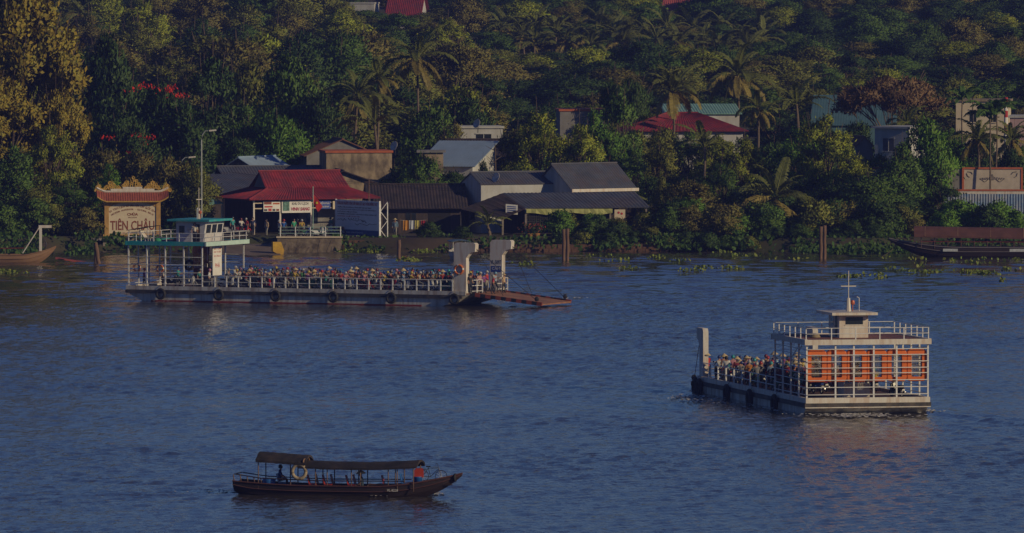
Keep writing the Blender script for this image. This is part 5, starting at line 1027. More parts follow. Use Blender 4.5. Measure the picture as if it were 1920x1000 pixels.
# small awning roof and yellow boat hook thing at the landing
t = thing('landing_awning', 'small green-edged awning roof behind the ferry wheelhouse', 'awning', (P(352, 400, 868).x, 868, LAND), R(16)); MB().slab((0, 0, 2.7), (3.6, 0, 2.95), (3.3, 2.4, 3.5), (.4, 2.4, 3.4), .08).build('roof', M_RGREEN, t)
for x in (.1, 3.4): MB().b(x, x + .1, .1, .2, 0, 2.75).build('post', M_CREAM, t)
t = thing('yellow_buoy', 'yellow metal block at the foot of the quay corner', 'block', (P(520, 460, 848).x, 848, .3), R(15)); MB().prism([(-.5, 0), (.5, -.5), (.6, .1), (.3, .9), (-.5, .9)], 1, -.3, .3).build('block', mat('yellow_paint', (.55, .33, .02), .6, .3, 3, stain=(.25, .12, .03), stain_amt=.5), t)
# posts in the water
for k, (px, yt, yb, D_, lb) in enumerate(((1057, 430, 492, 832, 'left wooden pile of the tall pair in front of the riverside shelter'), (1064, 429, 492, 831, 'right wooden pile of the tall pair in front of the riverside shelter'), (1539, 425, 488, 836, 'left wooden pile of the pair near the big palm'), (1546, 423, 490, 835, 'right wooden pile of the pair near the big palm'), (748, 450, 490, 834, 'short wooden pile behind the crowd of the long ferry'), (188, 455, 502, 824, 'leaning wooden pile beside the red gangplank'), (180, 458, 494, 827, 'short broken pile behind the leaning pile'))):
    p0 = P(px, yb, D_); p1 = P(px - (2 if k == 5 else 0), yt, D_); m = MB(); r0 = .17 if k < 5 else .2; n = 6; dl = Vector((p1.x - p0.x - (.35 if k == 5 else 0), 0, p1.z))
    m.tube([(dl.x * i / n + .02 * math.sin(i * 2 + k), .02 * math.cos(i * 3), -1.0 + (p1.z + 1.0) * i / n) for i in range(n + 1)], [r0 * (1 + .07 * math.sin(i * 2.1 + k)) for i in range(n + 1)], 9); o = m.build('mooring_pile', M_WOODP, None, True, (p0.x, D_, 0)); tag(o, lb, 'pile')
# street lamps
def lamp(px, ytop, D_, arm, label):
    b = P(px, 440, D_); b.z = LAND; h = P(px, ytop, D_).z - LAND; t = thing('street_lamp', label, 'street lamp', b)
    MB().tube([(0, 0, -.2), (0, 0, h * .9), (arm * .12, 0, h * .965), (arm * .45, 0, h), (arm, 0, h + .05)], [.1, .07, .06, .05, .04], 8).build('pole', mat('lamp_steel', (.34, .36, .36), .5, .2, 3, metal=.3), t)
    MB().box((arm + .3, 0, h + .06), (.7, .24, .14), 0, 0, -.1).build('lamp_head', M_CREAM, t)
lamp(378, 246, 862, .8, 'tall curved street lamp rising above the ferry wheelhouse'); lamp(340, 296, 890, .8, 'smaller lamp head showing above the brown hedge trees')
# laundry
lx0 = P(757, 418, 859); t = thing('laundry_line', 'laundry line strung between poles in front of the dark house', 'clothesline', (lx0.x - .4, 859, LAND))
for x in (0, 2.6): MB().tube([(x, 0, -.2), (x + .05, 0, 1.75)], .035, 5).build('pole', M_WOODP, t)
MB().tube([(0, 0, 1.6), (1.3, 0, 1.5), (2.6, 0, 1.6)], .012, 4).build('line', M_CREAM, t)
for k, (x, w_, h_, c, nm) in enumerate(((.35, .5, .95, (.5, .22, .03), 'orange'), (.95, .45, .85, (.5, .52, .58), 'white'), (1.5, .42, .85, (.5, .42, .12), 'pale yellow'), (2.1, .4, .5, (.3, .02, .03), 'red'))):
    m = MB(); vs = []
    for i in range(6): vs += [(x + w_ * i / 5, .04 * math.sin(i * 1.9), 1.56), (x + w_ * i / 5, .06 * math.sin(i * 1.9 + .5), 1.56 - h_)]
    m.add(vs, [(2 * i, 2 * i + 1, 2 * i + 3, 2 * i + 2) for i in range(5)]); o = m.build('hanging_cloth', mat('cloth_' + nm.replace(' ', '_'), c, .9, .15, 3), None, False, (lx0.x - .4, 858.95, LAND)); tag(o, nm + ' cloth hanging on the laundry line by the dark house', 'cloth'); s_ = o.modifiers.new('t', 'SOLIDIFY'); s_.thickness = .012
# satellite dishes, bare tree, flower pot
for px, py, D_, lb in ((741, 275, 893, 'satellite dish at the right end of the weathered beige wall'), (896, 233, 922, 'satellite dish on the white flat-roofed house'), (932, 334, 871, 'satellite dish on the white riverside house roof')):
    p = P(px, py, D_); t = thing('satellite_dish', lb, 'dish', p, R(-20)); d_ = MB(); d_.lathe((0, 0, 0), [(.01, 0), (.2, .03), (.4, .12), (.5, .2), (.49, .22), (.38, .14), (.01, .03)], 14); o = d_.build('dish', M_CREAM, t, True); o.rotation_euler = (R(70), 0, R(-25)); MB().tube([(0, 0, -.9), (0, .1, 0)], .04, 5).build('mast', M_DKMET, t)
b = P(929, 345, 876); t = thing('bare_tree', 'bare branched dead tree trunk standing behind the white riverside house', 'tree', (b.x, 876, LAND)); m = MB(); H_ = P(929, 270, 876).z - LAND; m.tube([(0, 0, -.3), (.05, 0, H_ * .5), (-.05, 0, H_)], [.16, .1, .04], 6); r = random.Random(5)
for k in range(9): z = H_ * r.uniform(.55, .97); a = r.choice((-1, 1)); m.tube([(0, 0, z), (a * r.uniform(.3, .7), r.uniform(-.3, .3), z + r.uniform(.1, .5)), (a * r.uniform(.6, 1.0), 0, z + r.uniform(.3, .9))], [.05, .03, .01], 4)
m.build('trunk', BARK, t)
for px, D_, c, lb in ((993, 857.6, (.45, .12, .06), 'clay pot of red flowers at the water edge left of the tall pile pair'), (1006, 857.8, (.35, .04, .05), 'low pot of crimson flowers right of the clay flower pot')):
    p = P(px, 465, D_); t = thing('flower_pot', lb, 'flower pot', (p.x, D_, LAND - .1)); MB().lathe((0, 0, 0), [(.01, 0), (.22, 0), (.34, .4), (.36, .45), (.3, .42), (.01, .4)], 12).build('pot', mat('pot_clay', (.4, .2, .06), .8), t, True)
    r = np.random.default_rng(int(px)); C = r.normal(0, 1, (160, 3)) * (.42, .35, .28) + (0, 0, .9); V, F, tt = leaf_cards(C, np.tile((0, 0, 1.), (160, 1)), .22, r); setcolor(link(bpy.data.objects.new('foliage', np_mesh('foliage', V, F, LEAF, tt)), t), (.06, .1, .03))
    C = r.normal(0, 1, (50, 3)) * (.45, .35, .2) + (0, -.1, 1.1); V, F, tt = leaf_cards(C, np.tile((0, 0, 1.), (50, 1)), .2, r); setcolor(link(bpy.data.objects.new('blossom', np_mesh('blossom', V, F, LEAF, tt)), t), c)
# shrubs along the waterline, undergrowth, floating hyacinth
r = random.Random(77); SHR = []
for k in range(74):
    px = r.uniform(-10, 1930)
    if 170 < px < 880: px = r.uniform(1040, 1930) if r.random() < .8 else r.uniform(-10, 160)
    if 905 < px < 1040: continue
    D_ = r.uniform(858.5, 863) if px > 1040 else r.uniform(858, 866); x = P(px, 440, D_).x; s = r.uniform(.7, 1.5) * (.75 if 1060 < px < 1230 else 1.15)
    tn = r.choice(['green', 'dark green', 'dark green', 'olive', 'bright green', 'brown-olive']); o = tree('shrub', 'bush', (x, D_, land_z(x, D_) - .1), 2.2 * s, 2.9 * s, TONES[tn], 9000 + k, 'shrub'); TONE_OF[o.name] = tn
for k in range(46):                                                    # filler shrubs between and behind the houses
    px = r.uniform(0, 1920); D_ = r.uniform(874, 930)
    if 380 < px < 1240 and D_ < 905: D_ = r.uniform(905, 932)
    x = P(px, 400, D_).x; s = r.uniform(1.0, 1.7); tn = r.choice(['dark green', 'green', 'olive', 'dark green']); o = tree('shrub', 'bush', (x, D_, land_z(x, D_) - .1), 2.6 * s, 3.2 * s, TONES[tn], 9200 + k, 'shrub'); TONE_OF[o.name] = tn
for k in range(26):                                                    # shrubs hanging over the water's edge
    px = 1030 + k * 27 + r.uniform(-10, 10) if k < 24 else r.uniform(800, 870); D_ = r.uniform(855.6, 857.6); x = P(px, 440, D_).x; s = r.uniform(.55, 1.0); tn = r.choice(['dark green', 'green', 'olive', 'dark green'])
    o = tree('shrub', 'bush', (x, D_, max(.25, land_z(x, D_)) - .25), 2.0 * s, 3.0 * s, TONES[tn], 9400 + k, 'shrub'); TONE_OF[o.name] = tn
def hyacinth():
    r = np.random.default_rng(12); C = []; 
    def patch(px, py, n, wx_, wy): 
        c = G(px, py); C.append(np.stack([r.normal(c.x, wx_, n), r.normal(c.y, wy, n), r.uniform(.03, .32, n)], -1))
    for k in range(12): patch(r.uniform(1060, 1920), r.uniform(474, 492), 20, r.uniform(.3, 1.3), .5)
    for k in range(20): patch(r.uniform(1560, 1930), r.uniform(482, 530), 14, r.uniform(.15, .6), .4)
    for px, py, n in ((766, 490, 60), (795, 474, 60), (815, 470, 30), (655, 474, 40), (690, 474, 40), (985, 498, 40), (1180, 506, 30), (1300, 510, 40), (1320, 505, 50), (1375, 505, 40), (5, 512, 40), (20, 514, 30), (1595, 521, 60), (1730, 514, 50), (1817, 513, 60), (1852, 515, 60), (640, 470, 60), (720, 472, 60)): patch(px, py, n, .55, .5)
    C = np.concatenate(C); C = C[C[:, 1] < 857]; V, F, t = leaf_cards(C, np.tile((0, 0, 1.), (len(C), 1)), .3, r, aspect=.8)
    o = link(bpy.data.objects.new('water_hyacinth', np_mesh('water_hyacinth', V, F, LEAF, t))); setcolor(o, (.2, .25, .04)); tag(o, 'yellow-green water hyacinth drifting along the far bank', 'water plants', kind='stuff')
    C = []
    for a, b, n, y0, y1, zz in ((1440, 1700, 2600, 849, 858, .9), (1700, 1930, 1500, 850, 858, .9), (-10, 180, 1800, 846, 859, .9), (1040, 1440, 1500, 853.5, 858, .7), (880, 1040, 200, 854, 857, .5), (620, 880, 900, 853, 858.5, .45), (190, 400, 500, 853, 859, .6)):
        x0, x1 = P(a, 460, 853).x, P(b, 460, 853).x; C.append(np.stack([r.uniform(x0, x1, n), r.uniform(y0, y1, n), r.uniform(.1, 1, n) ** 1.5 * zz], -1))
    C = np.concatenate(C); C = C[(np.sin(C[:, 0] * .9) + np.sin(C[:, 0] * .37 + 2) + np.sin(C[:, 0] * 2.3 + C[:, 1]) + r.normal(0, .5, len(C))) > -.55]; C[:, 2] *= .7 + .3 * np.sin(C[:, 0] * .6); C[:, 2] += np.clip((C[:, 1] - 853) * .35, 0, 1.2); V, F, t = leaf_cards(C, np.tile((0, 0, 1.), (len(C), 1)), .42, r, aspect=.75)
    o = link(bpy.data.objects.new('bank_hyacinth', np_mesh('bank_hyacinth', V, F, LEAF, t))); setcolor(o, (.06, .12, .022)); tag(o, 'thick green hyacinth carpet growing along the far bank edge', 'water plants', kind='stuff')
    n = 16000; D_ = r.uniform(864, 960, n); x = r.uniform(-1, 1, n) * D_ * .062; z = np.array([land_z(a, b) for a, b in zip(x, D_)]) + r.uniform(0, 1, n) ** 2 * .9
    px = 960 + FPX * x / D_; keep = ~((px > 380) & (px < 1230) & (D_ < 900)); C = np.stack([x, D_, z], -1)[keep]; V, F, t = leaf_cards(C, np.tile((0, -.3, 1.), (len(C), 1)), .75, r, aspect=.5)
    o = link(bpy.data.objects.new('undergrowth', np_mesh('undergrowth', V, F, LEAF, t))); setcolor(o, (.055, .10, .022)); tag(o, 'leafy undergrowth covering the ground between the bank trees', 'undergrowth', kind='stuff')
hyacinth()
def foam():
    r = np.random.default_rng(31); V = []; F = []
    def fleck(px, py, sx, sy, n, s0=.09):
        c = G(px, py)
        for k in range(n):
            x, y = c.x + r.normal(0, sx), c.y + r.normal(0, sy); a = s0 * r.uniform(.4, 1.6); o = len(V); m = 6
            V.extend([(x + a * math.cos(6.283 * j / m) * r.uniform(.6, 1.4), y + 2.2 * a * math.sin(6.283 * j / m) * r.uniform(.6, 1.4), .045 + r.uniform(0, .05)) for j in range(m)]); F.append(tuple(range(o, o + m)))
    fleck(1600, 779, 1.2, 1.4, 260, .11); fleck(1640, 781, 1.4, 1.0, 90); fleck(1293, 746, .8, 1.6, 110, .1); fleck(1300, 752, 1.0, 1.5, 60); fleck(1726, 772, .7, 1.0, 70)
    for k in range(16): fleck(1310 + k * 13, 750 + k * 1.9, .5, .5, 9, .07)
    for k in range(14): fleck(690 + k * 9.5, 931 - k * .25, .25, .5, 14 if k > 6 else 6, .06)
    fleck(806, 927, .4, .5, 80, .08); fleck(452, 922, .5, .5, 60, .07); fleck(420, 922, .9, .5, 40, .06); fleck(300, 563, 1.0, 2.0, 40); fleck(965, 566, .8, 1.5, 50); fleck(1050, 560, 1.0, 1.0, 30)
    m = MB(); m.v = V; m.f = F; m.m = [0] * len(F); o = m.build('foam', mat('foam', (.55, .53, .5), .9, .1, 3)); tag(o, 'flecks of white foam churned along the moving hulls', 'foam', kind='stuff')
foam()
# a leaning service pole with sagging cables behind the billboard
t = thing('service_pole', 'thin service pole with sagging cables behind the billboard', 'pole', (P(691, 400, 866).x, 866, LAND)); MB().tube([(0, 0, -.3), (.05, 0, 5.4)], [.06, .04], 6).build('pole', M_WOODP, t); MB().bar((-.4, 0, 5.1), (.5, 0, 5.1), .05).build('crossarm', M_WOODP, t)
for k, (dx, dy, dz) in enumerate(((9.2, 1.5, -.6), (9.4, 1.8, -.9), (-6.0, 2.0, .2), (-14, 8, .8))):
    n = 10; MB().tube([(dx * i / n, dy * i / n, 5.1 + dz * i / n - .9 * (i / n) * (1 - i / n)) for i in range(n + 1)], .012, 4).build('cable', M_WIRE, t)
# ------------------------------------------------------------------ people and motorbikes
M_SKIN = mat('skin', (.36, .20, .13), .6, .1, 6); M_SHIRT = mat('shirt', rough=.9, var=.18, scale=5, objcol=True, bump=.3, bscale=12); M_HAIR = mat('hair', (.015, .012, .012), .5, .2, 8)
M_TROU = mat('trousers_dark', (.03, .035, .055), .9, .25, 5); M_TROU2 = mat('trousers_pale', (.30, .28, .25), .9, .2, 5); M_SHOE = mat('sandal', (.05, .035, .03), .8)
M_OBJ = mat('painted_plastic', rough=.25, var=.08, scale=4, objcol=True, spec=.5); M_STRAW = mat('straw_hat', (.52, .40, .22), .85, .2, 8, bump=.3)
def body_mesh(name, J, trousers=None, dress=False):
    """J: dict of joints (facing +X). One continuous skin grown over the skeleton"""
    order = ['pelvis', 'waist', 'chest', 'neck', 'chin', 'head', 'crown', 'hipL', 'kneeL', 'ankleL', 'toeL', 'hipR', 'kneeR', 'ankleR', 'toeR', 'shL', 'elL', 'wrL', 'handL', 'shR', 'elR', 'wrR', 'handR', 'nose']
    rad = dict(pelvis=.135, waist=.12, chest=.15, neck=.055, chin=.07, head=.098, crown=.075, hip=.10, knee=.065, ankle=.045, toe=.04, sh=.065, el=.048, wr=.034, hand=.04, nose=.022)
    E = [('pelvis', 'waist'), ('waist', 'chest'), ('chest', 'neck'), ('neck', 'chin'), ('chin', 'head'), ('head', 'crown'), ('head', 'nose')]
    for s in 'LR': E += [('pelvis', 'hip' + s), ('hip' + s, 'knee' + s), ('knee' + s, 'ankle' + s), ('ankle' + s, 'toe' + s), ('chest', 'sh' + s), ('sh' + s, 'el' + s), ('el' + s, 'wr' + s), ('wr' + s, 'hand' + s)]
    me = bpy.data.meshes.new('skeleton'); me.from_pydata([J[k] for k in order], [(order.index(a), order.index(b)) for a, b in E], []); o = bpy.data.objects.new('skeleton', me); COL.objects.link(o)
    o.modifiers.new('s', 'SKIN'); sv = me.skin_vertices[0].data
    for i, k in enumerate(order):
        r = rad.get(k, rad.get(k[:-1], .05)); sv[i].radius = (r * (1.15 if k in ('chest', 'pelvis') else 1), r * (.8 if k in ('chest',) else 1)); sv[i].use_root = (k == 'pelvis')
    o.modifiers.new('d', 'SUBSURF').levels = 1; dg = bpy.context.evaluated_depsgraph_get(); dg.update(); out = bpy.data.meshes.new_from_object(o.evaluated_get(dg)); bpy.data.objects.remove(o); bpy.data.meshes.remove(me)
    out.name = name; out.materials.clear()
    for m in (M_SKIN, M_SHIRT, trousers or M_TROU, M_SHOE): out.materials.append(m)
    part_of = {}
    for a, b in E:
        n = b.rstrip('LR') if b not in ('nose', 'head', 'chin', 'crown', 'neck') else b
        part_of[(a, b)] = {'waist': 1, 'chest': 1, 'neck': 0, 'chin': 0, 'head': 0, 'crown': 0, 'nose': 0, 'hip': 2, 'knee': 2, 'ankle': 2, 'toe': 3, 'sh': 1, 'el': 1, 'wr': 0 if not dress else 1, 'hand': 0}[n]
    segs = [(Vector(J[a]), Vector(J[b]), part_of[(a, b)]) for a, b in E]
    for p in out.polygons:
        c = p.center; best = 9; mi = 1
        for a, b, m in segs:
            d = b - a; t = max(0, min(1, (c - a).dot(d) / max(1e-6, d.length_squared))); q = (c - a - d * t).length
            if q < best: best = q; mi = m
        p.material_index = mi; p.use_smooth = True
    return out
def joints(kind):
    j = {}
    if kind in ('ride', 'pillion', 'sit'):
        pz = .82 if kind != 'sit' else .44; lean = .10 if kind == 'ride' else .04
        j.update(pelvis=(0, 0, pz), waist=(.02, 0, pz + .17), chest=(lean, 0, pz + .38), neck=(lean + .03, 0, pz + .55), chin=(lean + .06, 0, pz + .62), head=(lean + .06, 0, pz + .70), crown=(lean + .05, 0, pz + .80), nose=(lean + .17, 0, pz + .68))
        for s, g in (('L', 1), ('R', -1)):
            j['hip' + s] = (.05, .12 * g, pz - .02); j['knee' + s] = (.42, .19 * g, pz - .13 if kind != 'sit' else pz + .02); j['ankle' + s] = (.33 if kind != 'sit' else .45, .18 * g, pz - .50 if kind != 'sit' else pz - .36); j['toe' + s] = (.50 if kind != 'sit' else .6, .19 * g, pz - .55 if kind != 'sit' else pz - .40)
            j['sh' + s] = (lean, .19 * g, pz + .47)
            if kind == 'ride': j['el' + s] = (lean + .18, .27 * g, pz + .26); j['wr' + s] = (lean + .42, .28 * g, pz + .26); j['hand' + s] = (lean + .50, .27 * g, pz + .26)
            else: j['el' + s] = (lean + .08, .25 * g, pz + .22); j['wr' + s] = (lean + .28, .17 * g, pz + .12); j['hand' + s] = (lean + .36, .14 * g, pz + .11)
    else:
        j.update(pelvis=(0, 0, .88), waist=(.01, 0, 1.06), chest=(.02, 0, 1.27), neck=(.03, 0, 1.43), chin=(.06, 0, 1.48), head=(.05, 0, 1.57), crown=(.04, 0, 1.66), nose=(.16, 0, 1.55))
        for s, g in (('L', 1), ('R', -1)):
            st = .06 * g if kind == 'stand' else .16 * g
            j['hip' + s] = (.0, .10 * g, .84); j['knee' + s] = (st + .03, .11 * g, .47); j['ankle' + s] = (st * .8 - .02, .11 * g, .08); j['toe' + s] = (st * .8 + .14, .13 * g, .04); j['sh' + s] = (.02, .19 * g, 1.36)
            if kind == 'lean': j['el' + s] = (.18, .27 * g, 1.12); j['wr' + s] = (.40, .20 * g, 1.14); j['hand' + s] = (.47, .18 * g, 1.15)
            elif kind == 'point' and s == 'L': j['el' + s] = (.22, .25, 1.34); j['wr' + s] = (.44, .22, 1.46); j['hand' + s] = (.52, .2, 1.48)
            else: j['el' + s] = (-.02, .25 * g, 1.10); j['wr' + s] = (.06, .26 * g, .88); j['hand' + s] = (.08, .26 * g, .80)
    return {k: Vector(v) for k, v in j.items()}
BODY = {}
for kd in ('ride', 'pillion', 'sit', 'stand', 'lean', 'walk', 'point'):
    J = joints(kd); BODY[kd] = (body_mesh('body', J), body_mesh('body', J, M_TROU2, True), J['head'])
HELM = MB().lathe((0, 0, 0), [(.118, -.06), (.128, 0), (.123, .05), (.10, .10), (.055, .13), (.005, .14)], 12).box((.13, 0, -.015), (.09, .16, .025)).mesh('helmet', M_OBJ, True)
CONE = MB().lathe((0, 0, 0), [(.27, -.01), (.265, .0), (.13, .11), (.005, .21)], 14).mesh('conical_hat', M_STRAW, True)
HAIR = MB().lathe((0, 0, 0), [(.10, -.10), (.112, -.02), (.108, .05), (.075, .105), (.005, .12)], 10).mesh('hair', M_HAIR, True)
SUNHAT = MB().lathe((0, 0, 0), [(.22, -.0), (.21, .02), (.115, .035), (.105, .12), (.005, .14)], 12).mesh('brim_hat', M_STRAW, True)
SHIRTS = [('white', (.62, .62, .60)), ('white', (.55, .56, .58)), ('red', (.42, .03, .04)), ('blue', (.05, .12, .32)), ('pale blue', (.25, .36, .52)), ('pink', (.52, .22, .28)), ('purple', (.18, .07, .24)), ('grey', (.22, .22, .24)), ('black', (.025, .025, .03)), ('teal', (.04, .28, .28)), ('brown', (.20, .11, .06)), ('cream', (.55, .47, .34)), ('green', (.06, .20, .09)), ('orange', (.5, .19, .04)), ('yellow', (.5, .38, .05)), ('navy', (.03, .04, .10)), ('maroon', (.22, .03, .05))]
HELMS = [('white', (.5, .5, .5)), ('dark grey', (.06, .06, .07)), ('maroon', (.2, .02, .03)), ('navy', (.02, .03, .1)), ('red', (.48, .03, .03)), ('pale blue', (.22, .42, .6)), ('black', (.02, .02, .025)), ('pink', (.6, .25, .35)), ('silver', (.45, .45, .48)), ('blue', (.04, .1, .4)), ('teal', (.04, .35, .38)), ('yellow', (.55, .42, .05)), ('grey', (.2, .2, .22))]
SHIRTS += [('white', (.6, .6, .6)), ('black', (.03, .03, .035)), ('navy', (.03, .04, .1)), ('grey', (.2, .2, .22)), ('white', (.5, .5, .52)), ('maroon', (.2, .03, .05)), ('black', (.03, .03, .03))]; HELMS += [('black', (.03, .03, .035)), ('white', (.5, .5, .5)), ('red', (.4, .03, .03)), ('dark blue', (.03, .05, .2)), ('black', (.02, .02, .02))]
SHIRTS = [(n, tuple(x * .72 for x in c)) for n, c in SHIRTS]; HELMS = [(n, tuple(x * .72 for x in c)) for n, c in HELMS]
def person(pose, loc, rz, shirt, head, label, r, pale=False, group=None, sc=1.0):
    sc *= r.uniform(.93, 1.05); t = thing('person', label, 'person', loc, rz, group); t.scale = (sc, sc, sc); bm, bp, hd = BODY[pose]; c = setcolor(part('body', bp if pale else bm, t), shirt)
    yaw = r.uniform(-.5, .5)
    if head[0] == 'helmet': h = part('helmet', HELM, t, hd + Vector((-.01, 0, .02)), yaw); setcolor(h, head[1])
    elif head[0] == 'cone': part('conical_hat', CONE, t, hd + Vector((-.01, 0, .05)), yaw, (r.uniform(-.1, .1), r.uniform(-.1, .15), yaw))
    elif head[0] == 'sunhat': part('brim_hat', SUNHAT, t, hd + Vector((-.01, 0, .02)), yaw)
    else: part('hair', HAIR, t, hd + Vector((-.035, 0, .015)), 0)
    return t
BIKEC = [('black', (.02, .02, .025)), ('red', (.4, .02, .02)), ('blue', (.03, .07, .28)), ('silver', (.4, .4, .42)), ('black', (.03, .03, .035)), ('white', (.6, .6, .6)), ('maroon', (.2, .02, .03)), ('dark green', (.03, .12, .07))]
M_CHROME = mat('chrome', (.4, .4, .42), .45, .1, 4, metal=.9); M_LAMP = mat('lamp_glass', (.35, .34, .3), .35, .05, 4)
BK = dict(tyre=MB().torus((0, 0, 0), .245, .045, 1, 16, 6).mesh('tyre', M_RUB, True), rim=MB().torus((0, 0, 0), .2, .016, 1, 14, 4).bar((-.2, 0, 0), (.2, 0, 0), .02).bar((0, 0, -.2), (0, 0, .2), .02).bar((-.14, 0, -.14), (.14, 0, .14), .02).bar((-.14, 0, .14), (.14, 0, -.14), .02).mesh('rim', M_CHROME),
    body=MB().prism([(-.72, .62), (-.62, .74), (-.1, .66), (.12, .42), (.42, .50), (.46, .92), (.36, .92), (.26, .56), (.1, .34), (-.28, .30), (-.42, .46)], 1, -.1, .1).mesh('body', M_OBJ), seat=MB().prism([(-.66, .73), (-.6, .80), (-.3, .79), (.08, .77), (.14, .70), (-.1, .68)], 1, -.12, .12).mesh('seat', M_RUB),
    fork=MB().tube([(.62, .07, .29), (.42, .07, .95)], .025, 5).tube([(.62, -.07, .29), (.42, -.07, .95)], .025, 5).mesh('fork', M_CHROME), bar=MB().tube([(.36, -.33, 1.02), (.42, 0, .98), (.36, .33, 1.02)], .018, 5).mesh('handlebar', M_DKMET), head=MB().lathe((0, 0, 0), [(.005, -.05), (.07, -.03), (.08, .03), (.005, .06)], 9).mesh('headlight', M_LAMP), shield=MB().prism([(.34, .34), (.5, .34), (.56, .6), (.5, .9), (.42, .92)], 1, -.19, .19).mesh('leg_shield', M_OBJ),
    mirror=MB().tube([(0, 0, 0), (-.02, 0, .17)], .01, 4).box((-.02, 0, .21), (.02, .11, .07)).mesh('mirror', M_DKMET), exh=MB().tube([(.05, -.15, .26), (-.3, -.16, .27), (-.75, -.17, .36)], [.025, .04, .05], 6).mesh('exhaust', M_CHROME), fend=MB().prism([(.42, .45), (.55, .58), (.78, .5), (.9, .3), (.82, .3), (.72, .46), (.56, .5)], 1, -.07, .07).mesh('front_fender', M_OBJ), plate=MB().b(-.79, -.77, -.09, .09, .42, .55).mesh('number_plate', M_WHITE))
def make_bike():
    t = thing('motorbike', 'x', 'motorbike')
    for x in (-.58, .62): w = part('wheel', BK['tyre'], t, (x, 0, .29)); part('rim', BK['rim'], w)
    for k, nm in (('body', 'body'), ('shield', 'leg_shield'), ('seat', 'seat'), ('fork', 'fork'), ('bar', 'handlebar'), ('exh', 'exhaust'), ('fend', 'front_fender'), ('plate', 'number_plate')): part(nm, BK[k], t)
    o = part('headlight', BK['head'], t, (.5, 0, .92), 0, (0, R(80), 0))
    for y in (-.3, .3): part('mirror', BK['mirror'], t, (.37, y, 1.02))
    return t
BIKE0 = make_bike(); USED = [False]
def bike(loc, rz, col, label, group=None):
    t = BIKE0 if not USED[0] else copy_tree(BIKE0); USED[0] = True; t.location = loc; t.rotation_euler = (0, 0, rz); t['label'] = label
    if group: t['group'] = group
    elif 'group' in t: del t['group']
    for c in t.children:
        if c.name.split('.')[0] in ('body', 'leg_shield', 'front_fender'): setcolor(c, col)
    return t
def crowd(idx, lanes, names, x0, x1, step, seed, where, phil=.45, skip=()):
    r = random.Random(seed); a0 = F1A if idx == 1 else F2A
    for li, y in enumerate(lanes):
        x = x1 - r.uniform(0, .8); k = 0
        while x > x0:
            if (li, k) in skip: x -= step; k += 1; continue
            dy = r.uniform(-.08, .08); rz = a0 + r.uniform(-.12, .12); p = on(idx, x, y + dy, DK + .005); cn, cc = r.choice(BIKEC); row = names[li]
            bike(p, rz, cc, '%s motorbike, %s, %s row, %s from the bow' % (cn, where, row, ordn(k)), 'motorbikes on the ' + where)
            c, s = math.cos(rz), math.sin(rz)
            if r.random() < .96:
                sn, sc_ = r.choice(SHIRTS); hn, hc = r.choice(HELMS); hat = ('helmet', hc) if r.random() < .9 else ('cone',); hl = hn + ' helmet' if hat[0] == 'helmet' else 'conical hat'
                person('ride', (p.x - .12 * c, p.y - .12 * s, p.z - .03), rz, sc_, hat, 'rider in %s, %s, %s, %s row, %s from the bow' % (sn, hl, where, row, ordn(k)), r, r.random() < .3, 'riders on the ' + where)
                if r.random() < phil:
                    sn, sc_ = r.choice(SHIRTS); hn, hc = r.choice(HELMS)
                    person('pillion', (p.x - .5 * c, p.y - .5 * s, p.z + .02), rz, sc_, ('helmet', hc), 'pillion in %s, %s helmet, %s, %s row, %s bike from bow' % (sn, hn, where, row, ordn(k)), r, r.random() < .3, 'riders on the ' + where)
            x -= step * r.uniform(.93, 1.12); k += 1
crowd(1, [.62, 1.55, 2.6, 3.7, 4.9, 6.2, 7.3], ['near-rail', 'second', 'third', 'middle', 'fifth', 'sixth', 'far-rail'], 8.0, 29.0, 1.78, 21, 'long ferry', .5)
crowd(2, [7.3, 6.3, 5.3, 4.2, 3.1, 2.0, .9], ['left-rail', 'second', 'third', 'middle', 'fifth', 'sixth', 'right-rail'], 10.2, 27.2, 1.95, 33, 'nearer ferry', .35, skip={(0, 2), (0, 6), (1, 7), (0, 7)})
R5 = random.Random(55)
for k in range(18):                                                   # people on foot between the bikes of the nearer ferry
    sn, sc_ = R5.choice(SHIRTS); hn, hc = R5.choice(HELMS); hat = R5.choice([('helmet', hc), ('helmet', hc), ('hair',), ('cone',)]); hl = {'helmet': hn + ' helmet', 'hair': 'dark hair', 'cone': 'conical hat'}[hat[0]]; x = 27.6 - k * .95
    person(R5.choice(['stand', 'stand', 'lean', 'walk']), on(2, x, R5.choice([6.8, 5.8, 4.7, 3.6]), DK), F2A + R5.uniform(-.8, .8), sc_, hat, 'person on foot in %s, %s, among nearer ferry bikes, %s from bow' % (sn, hl, ordn(k)), R5, R5.random() < .4, 'people on foot on the nearer ferry')
for k in range(14):
    sn, sc_ = R5.choice(SHIRTS); hn, hc = R5.choice(HELMS); hat = R5.choice([('helmet', hc), ('helmet', hc), ('hair',), ('cone',)]); hl = {'helmet': hn + ' helmet', 'hair': 'dark hair', 'cone': 'conical hat'}[hat[0]]; x = 28.6 - k * 1.5 + R5.uniform(-.3, .3)
    person(R5.choice(['stand', 'lean', 'walk']), on(1, x, R5.choice([1.08, 2.1, 3.15, 4.3, 5.5]), DK), F1A + R5.uniform(-1.2, 1.2), sc_, hat, 'person on foot in %s, %s, among long ferry bikes, %s from bow' % (sn, hl, ordn(k)), R5, R5.random() < .4, 'people on foot on the long ferry', .95)
